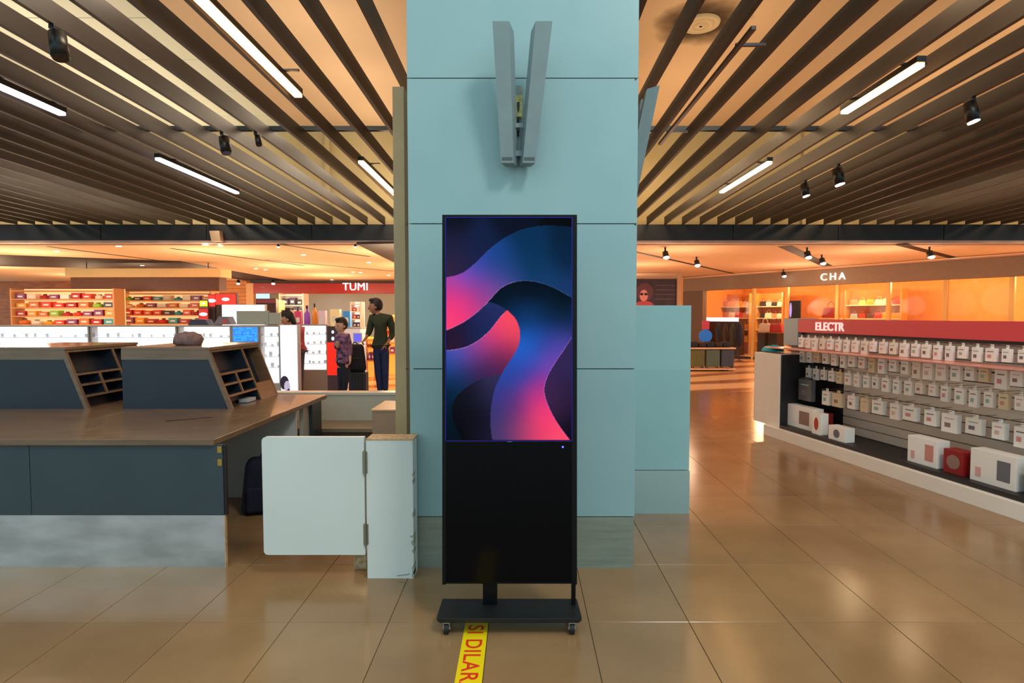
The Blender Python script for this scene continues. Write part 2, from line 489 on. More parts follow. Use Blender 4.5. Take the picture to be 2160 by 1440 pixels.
# beige side board left of the column
tr = MB().box(XY(834, 500, 3.75), XY(858, 500, 3.75) , 3.70, 3.82, 0, ZY(185, 3.72), bev=0.004).build('trim_1', mat('beige_board', (186, 152, 110), 0.5, noise=0.06)); struct(tr)

# V-shaped wall lamps
def vlamp(label, loc, rotz, open_l=0.0, open_r=0.0):
    t = thing('wall_lamp', label, 'wall lamp', loc, rotz)
    # local: x along the wall, y toward the room is -y, z up, base at 0 height = bottom of the bars
    H = 0.70
    def bar(xb, xt, wb, wt, sgn):
        m = MB()
        y0b, y1b, y0t, y1t = -0.115, -0.035, -0.25, -0.17
        d_ = -sgn * 0.024      # the bars are turned a little so that their inner sides show
        m.hexa([(xb - wb / 2, y0b, 0), (xb + wb / 2, y0b, 0), (xb + wb / 2 + d_, y1b, 0), (xb - wb / 2 + d_, y1b, 0),
                (xt - wt / 2, y0t, H), (xt + wt / 2, y0t, H), (xt + wt / 2 + d_, y1t, H - 0.015), (xt - wt / 2 + d_, y1t, H - 0.015)])
        o = m.build('bar', M_grey, t)
        q = MB(); q.hexa([(xb - wb * 0.42, y0b - 0.003, 0.012), (xb + wb * 0.42, y0b - 0.003, 0.012), (xb + wb * 0.42, y0b + 0.01, 0.012), (xb - wb * 0.42, y0b + 0.01, 0.012),
                          (xb - wb * 0.42, y0b - 0.0065, 0.03), (xb + wb * 0.42, y0b - 0.0065, 0.03), (xb + wb * 0.42, y0b + 0.01, 0.03), (xb - wb * 0.42, y0b + 0.01, 0.03)])
        q.build('end_clip', mat('dark_grey_clip', (84, 92, 90), 0.5), o)
        return o
    bar(-0.058, -0.088, 0.070, 0.088, -1)
    bar(0.064, 0.140, 0.070, 0.088, 1)
    box('back_plate', M_grey, t, -0.02, 0.02, -0.02, 0.0, 0.02, 0.46)
    box('wire_box', mat('ochre_plastic', (190, 176, 110), 0.6, noise=0.3, nscale=60), t, -0.02, 0.026, -0.06, -0.02, 0.27, 0.39, bev=0.004)
    MB().cyl((0.0, -0.03, 0.17), (0.004, -0.064, 0.35), 0.007, n=8).build('cable', M_black, t, True)
    MB().cyl((0.012, -0.03, 0.38), (0.02, -0.03, 0.45), 0.004, n=8).build('cable', mat('tan_wire', (170, 140, 90), 0.6), t, True)
    box('strut', M_grey, t, -0.06, 0.07, -0.075, -0.02, 0.05, 0.08)
    box('strut', M_grey, t, -0.07, 0.09, -0.095, -0.085, 0.20, 0.225)
    box('strut', M_grey, t, -0.012, 0.012, -0.09, 0.0, 0.20, 0.22)
    return t
zl = ZY(345, YC - 0.1)
vlamp('grey metal wall lamp of two bars in a V on the front of the column', (XY(1092, 345, YC - 0.1), YC - 0.0, zl), 0.0)
vlamp('teal-grey V-shaped wall lamp seen side-on at the right side of the column', (cxr, 3.98, zl - 0.02), PI / 2)

# ------------------------------------------------------------------ right white partition
YP = 4.25
pr = thing('partition_wall', 'chest-high glossy pale partition with steel base right of the column', 'partition', (0, YP, 0)); pr['kind'] = 'structure'
xp = XY(1455, 900, YP)
zk = ZY(992, YP); zt = ZY(644, YP)
M_gloss = mat('gloss_panel', (142, 180, 182), 0.12, noise=0.05, nscale=1.2, coat=0.6)
box('panel', M_gloss, pr, cxr + 0.004, xp, 0.0, 0.09, zk + 0.003, zt, bev=0.004)
box('kick_plate', mat('polished_steel', (164, 190, 190), 0.18, metal=0.4), pr, cxr + 0.004, xp + 0.004, -0.002, 0.092, 0.0, zk)

# ------------------------------------------------------------------ display kiosk
YK = 2.70
kx = (XY(933, 1232, YK) + XY(1217, 1232, YK)) / 2
W2 = (XY(1217, 1232, YK) - XY(933, 1232, YK)) / 2
kb = ZY(1232, YK)
lean = math.radians(2.6)
kio = thing('display_kiosk', 'tall black digital signage kiosk with swirling screen in front of the column', 'kiosk', (kx, YK, 0))
# height along the leaning panel for a pixel row
def kh(py):
    r = ray(CX, py)
    # plane: point (0,YK,kb) direction (0,sin,cos)
    # CAMH + r.z*t = kb + h*cos ; r.y*t = YK + h*sin
    a11, a12, b1 = r.z, -math.cos(lean), kb - CAMH
    a21, a22, b2 = r.y, -math.sin(lean), YK
    det = a11 * a22 - a12 * a21
    return (a11 * b2 - a21 * b1) / det
Hk = kh(453)
ML = Matrix.Translation((0, 0, kb)) @ Matrix.Rotation(-lean, 4, 'X')
def kbox(name, m, x0, x1, y0, y1, z0, z1, bev=0, par=kio):
    return MB().box(x0, x1, y0, y1, z0, z1, bev=bev, M=None).build(name, m, par)
M_kblack = mat('kiosk_black', (6, 6, 8), 0.4, spec=0.2)
M_glassblk = mat('kiosk_gloss_black', (3, 3, 6), 0.12, spec=0.12)
b_ = MB(); b_.box(-W2, W2, 0.004, 0.055, 0, Hk, bev=0.004); 
for v in b_.bm.verts: v.co = ML @ v.co
b_.build('body', M_kblack, kio)
def ko(px): return (px - CX) / F    # unused helper kept simple
def kxy(px, py):                    # pixel on the leaning plane -> local x, height
    h = kh(py); Yw = YK + h * math.sin(lean)
    return PY(px, py, Yw).x - kx, h
sx0, sh1 = kxy(941.5, 460); sx1, _ = kxy(1205.5, 460); _, sh0 = kxy(941, 927.5)
SW0, SW1 = sx0, sx1
fr = MB()
for (a0, a1, c0, c1) in ((-W2, SW0 - 0.002, 0, Hk), (SW1 + 0.002, W2, 0, Hk), (SW0 - 0.002, SW1 + 0.002, sh1 + 0.002, Hk), (SW0 - 0.002, SW1 + 0.002, sh0 - 0.012, sh0 - 0.002)):
    fr.box(a0, a1, -0.004, 0.005, c0, c1, bev=0.001)
for v in fr.bm.verts: v.co = ML @ v.co
fr.build('bezel', M_kblack, kio)
lp = MB().box(SW0 - 0.002, SW1 + 0.002, -0.002, 0.005, 0.012, sh0 - 0.013)
for v in lp.bm.verts: v.co = ML @ v.co
lp.build('lower_panel', M_glassblk, kio)
# blue edge light round the screen
M_blue = mat('blue_edge_light', (20, 10, 160), 0.4, emit=0.55, ecol=(30, 12, 190))
el = MB(); e = 0.0016
for (a0, a1, c0, c1) in ((SW0 - 0.003, SW0 - 0.0012, sh0 - 0.004, sh1 + 0.003), (SW1 + 0.0012, SW1 + 0.003, sh0 - 0.004, sh1 + 0.003), (SW0, SW1, sh1 + 0.0015, sh1 + 0.003), (SW0, SW1, sh0 - 0.0045, sh0 - 0.003)):
    el.box(a0, a1, -0.0052, -0.004, c0, c1)
for v in el.bm.verts: v.co = ML @ v.co
el.build('edge_light', M_blue, kio)
lx, lh = kxy(1187, 942)
pw = MB().cyl((lx, -0.0065, lh), (lx, -0.0022, lh), 0.0045, n=16)
for v in pw.bm.verts: v.co = ML @ v.co
pwo = pw.build('power_light', mat('blue_led', (60, 70, 255), 0.4, emit=14, ecol=(40, 40, 255)), kio); pwo['label'] = 'glowing blue power light'
lx2, lh2 = kxy(1075, 931)
lg = MB().box(lx2 - 0.012, lx2 + 0.012, -0.0052, -0.004, lh2 - 0.0015, lh2 + 0.002)
for v in lg.bm.verts: v.co = ML @ v.co
lg.build('badge', mat('grey_badge', (90, 90, 96), 0.4), kio)

# the picture on the screen, as vertex colours of a fine grid (crop coordinates: x 113..847, y 58..1350)
def interp(pts, t, ax=0):
    # piecewise smooth interpolation of other axis at t
    o = 1 - ax
    pts = sorted(pts, key=lambda p: p[ax])
    if t <= pts[0][ax]: return pts[0][o]
    if t >= pts[-1][ax]: return pts[-1][o]
    for i in range(len(pts) - 1):
        a, b = pts[i], pts[i + 1]
        if a[ax] <= t <= b[ax]:
            h = b[ax] - a[ax]; u = (t - a[ax]) / h
            def sl(k):
                if k <= 0: return (pts[1][o] - pts[0][o]) / (pts[1][ax] - pts[0][ax])
                if k >= len(pts) - 1: return (pts[-1][o] - pts[-2][o]) / (pts[-1][ax] - pts[-2][ax])
                return (pts[k + 1][o] - pts[k - 1][o]) / (pts[k + 1][ax] - pts[k - 1][ax])
            m0, m1 = sl(i) * h, sl(i + 1) * h
            u2, u3 = u * u, u * u * u
            return (2 * u3 - 3 * u2 + 1) * a[o] + (u3 - 2 * u2 + u) * m0 + (-2 * u3 + 3 * u2) * b[o] + (u3 - u2) * m1
C1 = [(113, 402), (165, 392), (215, 372), (270, 330), (340, 262), (430, 188), (540, 130), (640, 106), (730, 101), (847, 108)]
C2 = [(113, 712), (160, 693), (230, 655), (300, 602), (360, 545), (420, 478), (470, 446), (520, 430), (580, 424), (650, 432), (740, 463), (847, 520)]
C3 = [(350, 545), (380, 550), (420, 565), (470, 595)]
C4 = [(113, 828), (170, 821), (240, 803), (310, 762), (370, 708), (420, 645), (445, 615), (470, 594)]
C5 = [(470, 594), (515, 640), (541, 700), (545, 755), (532, 810), (500, 868), (455, 935), (425, 990), (395, 1060), (377, 1150), (371, 1250), (382, 1350)]
C7 = [(852, 750), (800, 830), (745, 912), (708, 978), (688, 1050), (700, 1120), (740, 1210), (790, 1288), (842, 1355)]
C8 = [(143, 1165), (165, 1110), (220, 1052), (290, 1008), (360, 982), (432, 972)]
C9 = [(143, 1160), (150, 1220), (175, 1290), (212, 1352)]
RA = [((130, 380), (52, 32, 62)), ((130, 200), (30, 30, 62)), ((330, 200), (16, 30, 66)), ((250, 320), (30, 30, 70)), ((500, 90), (8, 14, 34)), ((840, 70), (3, 3, 8)), ((130, 70), (10, 12, 26))]
RB = [((150, 600), (255, 52, 122)), ((200, 560), (246, 54, 128)), ((130, 690), (255, 70, 110)), ((150, 470), (190, 58, 140)), ((220, 400), (128, 78, 196)), ((300, 340), (74, 74, 180)), ((310, 480), (150, 50, 140)),
      ((400, 430), (92, 70, 160)), ((420, 300), (16, 62, 122)), ((340, 300), (26, 70, 150)), ((480, 390), (36, 66, 126)), ((600, 300), (4, 50, 86)), ((600, 150), (6, 46, 84)), ((830, 130), (4, 30, 56)), ((830, 300), (4, 34, 66)), ((830, 480), (24, 54, 104)), ((700, 420), (16, 58, 104)), ((280, 590), (196, 60, 130)), ((370, 510), (140, 80, 150))]
RD = [((130, 800), (50, 18, 44)), ((130, 730), (34, 16, 40)), ((220, 740), (26, 24, 60)), ((330, 640), (28, 34, 82)), ((400, 580), (36, 48, 100)), ((330, 740), (24, 40, 90))]
RE = [((450, 500), (2, 14, 26)), ((600, 460), (2, 10, 22)), ((780, 520), (0, 10, 20)), ((520, 600), (6, 40, 78)), ((700, 600), (6, 38, 72)), ((820, 650), (4, 34, 62)), ((590, 660), (14, 60, 120)), ((590, 780), (28, 96, 200)),
      ((560, 850), (34, 98, 205)), ((700, 780), (28, 62, 140)), ((800, 760), (58, 60, 140)), ((780, 840), (110, 76, 190)), ((720, 900), (124, 64, 170)), ((560, 950), (56, 60, 160)), ((480, 960), (30, 74, 160)), ((440, 1080), (52, 56, 140)),
      ((400, 1200), (48, 52, 110)), ((400, 1330), (56, 54, 104)), ((520, 1150), (110, 48, 120)), ((640, 1050), (170, 50, 140)), ((660, 1160), (236, 56, 120)), ((720, 1250), (255, 62, 112)), ((800, 1340), (255, 80, 110)), ((560, 1300), (170, 60, 110)), ((480, 1320), (96, 56, 110)), ((640, 1330), (230, 66, 104))]
RF = [((500, 670), (255, 76, 92)), ((450, 690), (255, 70, 104)), ((530, 740), (232, 70, 86)), ((400, 740), (226, 60, 120)), ((330, 790), (190, 70, 150)), ((250, 830), (120, 74, 170)), ((160, 850), (72, 90, 196)), ((130, 920), (26, 60, 130)),
      ((400, 850), (140, 40, 96)), ((480, 830), (140, 44, 80)), ((420, 920), (60, 26, 66)), ((300, 900), (70, 40, 100)), ((330, 970), (44, 30, 74)), ((200, 1000), (14, 42, 80)), ((130, 1100), (2, 30, 52)), ((130, 1250), (2, 20, 34)), ((180, 1340), (2, 14, 26))]
RH = [((400, 990), (52, 46, 86)), ((380, 1100), (34, 34, 66)), ((250, 1080), (22, 20, 40)), ((180, 1150), (6, 8, 14)), ((300, 1250), (12, 10, 24)), ((360, 1300), (30, 26, 56)), ((220, 1330), (4, 4, 10))]
RG = [((840, 900), (44, 38, 78)), ((780, 920), (50, 34, 84)), ((730, 1060), (62, 34, 80)), ((840, 1060), (36, 24, 52)), ((760, 1180), (54, 30, 66)), ((840, 1250), (22, 14, 32)), ((845, 1340), (8, 6, 14))]
def shep(R_, x, y, p=2.0):
    sw = 0; r = [0, 0, 0]
    for (q, c_) in R_:
        d2 = (x - q[0]) ** 2 + (y - q[1]) ** 2
        w_ = math.exp(-d2 / 9800.0) + 30.0 / (d2 + 9000) ** 1.6
        sw += w_
        r[0] += w_ * c_[0]; r[1] += w_ * c_[1]; r[2] += w_ * c_[2]
    return [v / sw for v in r]
NX, NY = 200, 352
tabx = {}
for i in range(NX + 1):
    x = 113 + (847 - 113) * i / NX
    tabx[i] = (x, interp(C1, x), interp(C2, x), interp(C3, x) if 350 <= x <= 470 else None, interp(C4, x) if x <= 470 else None, interp(C8, x) if 143 <= x <= 432 else None)
taby = {}
for j in range(NY + 1):
    y = 58 + (1350 - 58) * (1 - j / NY)
    taby[j] = (y, interp(C5, y, 1) if y >= 594 else None, interp(C7, y, 1) if y >= 750 else None, interp(C9, y, 1) if y > 1160 else None)
verts, faces, colors = [], [], []
def mixc(a, b, t): return [a[i] * (1 - t) + b[i] * t for i in range(3)]
for j in range(NY + 1):
    y, c5, c7, c9 = taby[j]
    for i in range(NX + 1):
        x, c1, c2, c3, c4, c8 = tabx[i]
        if y < c1: c_ = shep(RA, x, y)
        elif y < c2:
            c_ = shep(RB, x, y)
            if c2 - y < 4: c_ = mixc(c_, (170, 130, 190) if x < 520 else (70, 100, 150), 0.55)
        elif c7 is not None and x > c7:
            c_ = shep(RG, x, y)
        elif c4 is not None and y < c4 and (x < 350 or y > (c3 if c3 else 0)):
            c_ = shep(RD, x, y)
        elif c5 is not None and x < c5 and (c4 is None or y > c4):
            inH = (c8 is not None and y > c8 and (c9 is None or x > c9)) or (c8 is None and x > 432 and y > 972)
            if y > 1160 and c9 is not None: inH = x > c9
            c_ = shep(RH, x, y) if inH else shep(RF, x, y)
            if not inH and c4 is not None and y - c4 < 4 and x < 450: c_ = mixc(c_, (210, 150, 220), 0.45)
        else:
            c_ = shep(RE, x, y)
            if c7 is not None and c7 - x < 4: c_ = mixc(c_, (200, 120, 200), 0.5)
        verts.append(ML @ Vector((SW0 + (SW1 - SW0) * i / NX, -0.001, sh0 + (sh1 - sh0) * j / NY)))
        colors.append(c_)
for j in range(NY):
    for i in range(NX):
        a = j * (NX + 1) + i
        faces.append((a, a + 1, a + NX + 2, a + NX + 1))
me = bpy.data.meshes.new('screen'); me.from_pydata([tuple(v) for v in verts], [], faces)
ca = me.color_attributes.new('picture', 'FLOAT_COLOR', 'POINT')
flat = []
for c_ in colors: flat += [s2l(max(0, c_[0])), s2l(max(0, c_[1])), s2l(max(0, c_[2])), 1.0]
ca.data.foreach_set('color', flat)
ms = bpy.data.materials.new('screen_picture'); ms.use_nodes = True
nt = ms.node_tree; b = nt.nodes['Principled BSDF']
at = nt.nodes.new('ShaderNodeAttribute'); at.attribute_name = 'picture'
nt.links.new(at.outputs['Color'], b.inputs['Emission Color']); b.inputs['Emission Strength'].default_value = 1.0
b.inputs['Base Color'].default_value = (0, 0, 0, 1); b.inputs['Roughness'].default_value = 0.35; b.inputs['Specular IOR Level'].default_value = 0.04
me.materials.append(ms)
so = bpy.data.objects.new('screen', me); col.objects.link(so); so.parent = kio
so['label'] = 'lit screen showing pink, blue and black flowing waves'
# base: plate, stems, casters
zp = 0.085
yf = PZ(1074, 1304, zp).y - YK; yb = PZ(1074, 1262, zp).y - YK
xa, xb = PZ(920, 1304, zp).x - kx, PZ(1228, 1304, zp).x - kx
xa2, xb2 = PZ(934, 1262, zp).x - kx, PZ(1216, 1262, zp).x - kx
pl = MB().prism([(xa + 0.015, yf), (xb - 0.015, yf), (xb, yf + 0.02), (xb2 + 0.002, yb), (xa2 - 0.002, yb), (xa, yf + 0.02)], 'z', zp - 0.022, zp, bev=0.003)
pl.build('base_plate', mat('base_black', (13, 9, 8), 0.55, noise=0.15, nscale=6), kio)
sxm = (XY(1033, 1245, YK) - kx)
box('stem', M_kblack, kio, sxm - 0.035, sxm + 0.035, 0.025, 0.06, zp, kb + 0.05, bev=0.003)
sxr = W2 - 0.004
box('stem', M_kblack, kio, sxr - 0.02, sxr, 0.02, 0.05, zp, kb + 0.05, bev=0.002)
for (x_, y_) in ((xa + 0.045, yf + 0.025), (xb - 0.045, yf + 0.025), (xa2 + 0.04, yb - 0.03), (xb2 - 0.04, yb - 0.03)):
    h = MB(); h.box(x_ - 0.016, x_ + 0.016, y_ - 0.012, y_ + 0.018, 0.052, 0.0625)
    h.box(x_ - 0.016, x_ - 0.012, y_ - 0.01, y_ + 0.014, 0.022, 0.055); h.box(x_ + 0.012, x_ + 0.016, y_ - 0.01, y_ + 0.014, 0.022, 0.055)
    cs = h.build('caster', mat('chrome', (200, 200, 200), 0.2, metal=1.0), kio)
    MB().cyl((x_ - 0.011, y_, 0.026), (x_ + 0.011, y_, 0.026), 0.026, n=20).build('wheel', mat('rubber', (18, 18, 18), 0.6), cs, False)
    MB().cyl((x_ - 0.0175, y_, 0.026), (x_ + 0.0175, y_, 0.026), 0.006, n=10).build('axle', MATS['chrome'], cs)

# ------------------------------------------------------------------ yellow floor tape
YT0, YT1 = 2.86, 1.55
tp = thing('floor_tape', 'yellow warning tape with red capital letters running under the kiosk', 'tape', (-0.218, YT1, 0))
box('strip', mat('yellow_tape', (246, 206, 10), 0.4), tp, -0.056, 0.056, 0, YT0 - YT1, 0.0, 0.0012)
Ms = YT0 - 0.168 - YT1
M_ = Matrix.Translation((-0.036, Ms, 0.0015)) @ Matrix.Rotation(-PI / 2, 4, 'Z')
tw = lettering('SI DILARA', mat('red_print', (224, 52, 20), 0.5), tp, M_, size=0.106, depth=0.0003, bold=0.0012, spacing=1.08)

# ------------------------------------------------------------------ swing gate and its post
YG = 3.18
gp = thing('gate_post', 'short square white post with chipped edges in front of the column', 'post', (XY(824, 1220, YG), YG, 0))
gx = gp.location.x
pw_ = (XY(873, 1220, YG) - XY(775, 1220, YG)) / 2
zg = ZY(928, YG)
box('casing', M_white, gp, -pw_, pw_, 0.0, 0.125, 0.0, zg, bev=0.003)
box('top_board', M_edge, gp, -pw_ + 0.002, pw_ + 0.006, -0.003, 0.126, zg, zg + 0.008)
chip = MB()
for (z, s_, w_) in ((0.02, 0.022, 0.012), (0.055, 0.03, 0.011), (0.16, 0.015, 0.010), (0.21, 0.02, 0.014), (0.245, 0.01, 0.022), (0.37, 0.02, 0.007), (0.56, 0.016, 0.006), (0.60, 0.01, 0.005)):
    chip.prism([(pw_ + 0.001, z - s_), (pw_ + 0.001, z + s_), (pw_ - w_, z + s_ * 0.3), (pw_ - w_ * 0.7, z - s_ * 0.5)], 'y', -0.0012, 0.06)
chip.prism([(pw_ - 0.1, 0.02), (pw_ - 0.02, 0.032), (pw_ - 0.03, 0.022), (pw_ - 0.09, 0.014)], 'y', -0.0012, 0.01)
co = chip.build('chipped_edge', mat('bare_board', (160, 156, 140), 0.8, noise=0.2, nscale=60), gp)
gt = thing('swing_gate', 'white swing gate panel with rounded corners hinged to the short post', 'gate', (XY(771, 1100, YG), YG, 0))
GW = gt.location.x - XY(554, 1040, YG) 
z0, z1 = ZY(1170, YG), ZY(922, YG)
def rrect(x0, x1, z0, z1, r, n=6, right=True):
    pts = []
    for (cx_, cz_, a0, rr) in ((x0 + r, z0 + r, PI, r), (x1 - (r if right else 0.003), z0 + (r if right else 0.003), 1.5 * PI, r if right else 0.003), (x1 - (r if right else 0.003), z1 - (r if right else 0.003), 0, r if right else 0.003), (x0 + r, z1 - r, PI / 2, r)):
        for i in range(n + 1):
            a = a0 + PI / 2 * i / n; pts.append((cx_ + rr * math.cos(a), cz_ + rr * math.sin(a)))
    return pts
MB().prism(rrect(-GW, -0.004, z0, z1, 0.022, right=False), 'y', 0.0, 0.035, bev=0.0015).build('leaf', M_white, gt)
for (ya, yb2) in ((950, 1000), (1103, 1150)):
    h = MB(); za, zb = ZY(yb2, YG), ZY(ya, YG)
    h.cyl((0, -0.006, za), (0, -0.006, zb), 0.0075, n=12); h.box(-0.012, 0.016, -0.0025, 0.0, za + 0.006, zb - 0.006)
    h.build('hinge', M_hinge, gt)
pz_ = ZY(1176, YG)
bk = tag(MB().box(-0.045, 0.03, 0, 0.08, 0, 0.115, bev=0.006).build('wooden_block', mat('rough_block', (176, 150, 116), 0.8, noise=0.45, nscale=35), None, loc=(XY(760, 1195, YG + 0.09) , YG + 0.12, 0)), 'worn wooden block on the floor beneath the gate hinge', 'block')

# ------------------------------------------------------------------ service counter on the left
YD = 3.33
ztop = ZY(925, YD) + 0.0
xr_ = PZ(457, 924, ztop).x
dk = thing('service_counter', 'long service counter with grey oak top and slate front on the left', 'counter', (0, YD, 0))
ydb = PZ(690, 832, ztop).y - YD
XL = -5.2
MB().prism([(XL, -0.02), (xr_, -0.02), (PZ(690, 832, ztop).x, ydb), (XL, ydb)], 'z', ztop - 0.036, ztop, bev=0.003).build('worktop', M_wood, dk)
xfp = XY(471, 1000, YD)
zkk = ZY(1086, YD)
x = XL
wdt = (xfp - XL) / 3
for i in range(3):
    box('front_panel', M_slate, dk, XL + i * wdt + 0.002, XL + (i + 1) * wdt - 0.002, 0.0, 0.02, zkk, ztop - 0.036, bev=0.0015)
box('kick_plate', mat('bright_steel', (196, 200, 204), 0.35, metal=0.8, noise=0.2, nscale=3, stretch=(1, 1, 3)), dk, XL, xfp + 0.0, 0.002, 0.02, 0.0, zkk - 0.002)
box('end_panel', M_black, dk, xfp + 0.004, xfp + 0.016, 0.003, 0.02, zkk, ztop - 0.036)  # black strip painted in for the dark gap beside the front panel
box('edge_strip', M_edge, dk, xfp, xfp + 0.004, 0.0, 0.022, 0.0, zkk)
for z_ in (ZY(948, YD), ZY(975, YD)):
    MB().box(xfp - 0.03, xfp - 0.004, -0.006, 0.0, z_ - 0.02, z_ + 0.02, bev=0.002).build('hinge', M_brass, dk)
ymp = PZ(550, 1049, 0).y - YD
box('inner_panel', mat('pale_inner_panel', (206, 208, 204), 0.5), dk, -2.75, XY(626, 1000, ymp + YD), ymp, ymp + 0.03, 0, ztop - 0.037)
box('side_panel', M_slate, dk, -1.86, -1.835, ydb - 0.25, ydb - 0.02, 0, ztop - 0.037)
box('side_panel', mat('pale_side', (190, 188, 176), 0.5), dk, -1.90, -1.865, ymp + 0.2, ydb - 0.02, 0, ztop - 0.037)

# pigeonhole organisers on the counter
def hutch(xb, label, ya, ybk, back):
    t = thing('pigeonhole_rack', label, 'organiser', (xb, ya, ztop))
    D = ybk - ya                # along Y
    H = PY(440, 738, ya).z - ztop; lx_ = XY(440, 738, ya) - XY(490, 862, ya)   # top is set back to the left
    th = 0.022
    def S(yy, ff, off=0.0, dx=0.0):    # point on the sloping face, ff 0 bottom..1 top, off inward
        return Vector((lx_ * ff + off, yy, H * ff))
    # near side cheek: navy with oak frame
    m = MB(); m.prism([(0, 0), (lx_, H), (back, H), (back, 0)], 'y', 0.0, th)
    m.build('cheek', M_navy, t)
    m = MB(); m.prism([(0, 0), (lx_, H), (back, H), (back, 0)], 'y', D - th, D)
    m.build('cheek', M_wood, t)
    box('top_board', M_wood, t, back, lx_ + 0.012, -0.004, D + 0.004, H, H + th, bev=0.002)
    box('top_rail', M_wood, t, back, lx_ - 0.004, -0.006, -0.0005, H - 0.075, H)
    m = MB(); m.hexa([(0 - 0.03, -0.006, 0), (0.004, -0.006, 0), (0.004, 0.0, 0), (-0.03, 0.0, 0), (lx_ - 0.03, -0.006, H), (lx_ + 0.004, -0.006, H), (lx_ + 0.004, 0, H), (lx_ - 0.03, 0, H)])
    m.build('edge_strip', M_wood, t)
    # inner back, navy, parallel to face
    dp = -0.12
    m = MB(); m.hexa([(dp, th, 0), (dp + 0.01, th, 0), (dp + 0.01, D - th, 0), (dp, D - th, 0), (lx_ + dp, th, H), (lx_ + dp + 0.01, th, H), (lx_ + dp + 0.01, D - th, H), (lx_ + dp, D - th, H)])
    m.build('back_board', M_navy, t)
    def vert(yy, f0, f1):
        m = MB(); m.hexa([S(yy, f0, dp), S(yy, f0, 0.002), S(yy + th * 0.8, f0, 0.002), S(yy + th * 0.8, f0, dp), S(yy, f1, dp), S(yy, f1, 0.002), S(yy + th * 0.8, f1, 0.002), S(yy + th * 0.8, f1, dp)])
        e_ = MB(); e_.hexa([S(yy - 0.001, f0, -0.008), S(yy - 0.001, f0, 0.004), S(yy + th * 0.8 + 0.001, f0, 0.004), S(yy + th * 0.8 + 0.001, f0, -0.008), S(yy - 0.001, f1, -0.008), S(yy - 0.001, f1, 0.004), S(yy + th * 0.8 + 0.001, f1, 0.004), S(yy + th * 0.8 + 0.001, f1, -0.008)])
        e_.build('divider_edge', M_wood, t)
        return m.build('divider', M_navy, t)
    def shelf(y0, y1, f, th_=0.035):
        a, b2 = f, f + th_
        m = MB(); m.hexa([S(y0, a, dp), S(y0, a, 0.001), S(y1, a, 0.001), S(y1, a, dp), S(y0, b2, dp), S(y0, b2, 0.001), S(y1, b2, 0.001), S(y1, b2, dp)])
        e_ = MB(); e_.hexa([S(y0, a, -0.008), S(y0, a, 0.003), S(y1, a, 0.003), S(y1, a, -0.008), S(y0, b2, -0.008), S(y0, b2, 0.003), S(y1, b2, 0.003), S(y1, b2, -0.008)])
        e_.build('shelf_edge', M_wood, t)
        return m.build('shelf', M_navy, t)
    ym = D * 0.60
    vert(0.002, 0, 0.995); vert(ym, 0, 1); vert(D - th * 0.8 - 0.002, 0, 0.995)
    for f in (0.56, 0.38, 0.19): shelf(th, ym, f)
    vert(ym * 0.5, 0.225, 0.56)
    shelf(th, D - th, 0.955, 0.045); shelf(ym, D - th, 0.0, 0.02)
    m = MB(); m.hexa([S(ym + th, 0.02, -0.03), S(ym + th, 0.02, 0.001), S(D - th, 0.02, 0.001), S(D - th, 0.02, -0.03), S(ym + th, 0.30, -0.03), S(ym + th, 0.30, 0.001), S(D - th, 0.30, 0.001), S(D - th, 0.30, -0.03)])
    m.build('drawer_front', M_wood, t)
    return t
ya_ = PZ(490, 862, ztop).y; yb_ = PZ(600, 831, ztop).y
h1 = hutch(PZ(490, 862, ztop).x, 'sloping oak and navy pigeonhole rack near the end of the counter', ya_, yb_, -0.85)
h2 = copy_tree(h1); h2.location.x -= 1.12; h2['label'] = 'sloping oak and navy pigeonhole rack at the far left of the counter'
# small paper items in the holes
for (dy, z_, c_, lb) in ((0.10, 0.004, (190, 190, 200), 'stack of pale leaflets in the bottom pigeonhole of the counter rack'),):
    p = tag(MB().box(-0.10, -0.02, 0.30, 0.44, 0, 0.028, bev=0.002).build('leaflet_stack', mat('pale_paper', c_, 0.6), None, loc=(h1.location.x, ya_, ztop + z_)), lb, 'paper')
pen = tag(MB().cyl((-0.12, -0.08, 0.005), (0.12, 0.08, 0.005), 0.004, n=8).build('pen', mat('dark_red_pen', (70, 24, 20), 0.4), None, loc=(PZ(400, 884, ztop).x, PZ(400, 884, ztop).y, ztop)), 'slim dark pen lying on the counter in front of the rack', 'pen')

# crumpled brown bag standing on the counter behind the racks
bq = MB().ball((0, 0, 0.06), 0.11, 1.1, 0.7, 0.62, 20)
for v in bq.bm.verts: v.co += Vector((R.uniform(-1, 1), R.uniform(-1, 1), R.uniform(-1, 1))) * 0.008
pp = PZ(396, 738, ztop + 0.50)
bq_ = tag(bq.build('fabric_pouch', mat('brown_fabric', (120, 88, 84), 0.9, noise=0.3, nscale=20), None, True, loc=(h1.location.x - 0.50, ya_ + 0.30, PY(396, 738, ya_).z + 0.005)), 'crumpled mauve-brown pouch on top of the pigeonhole rack', 'pouch')

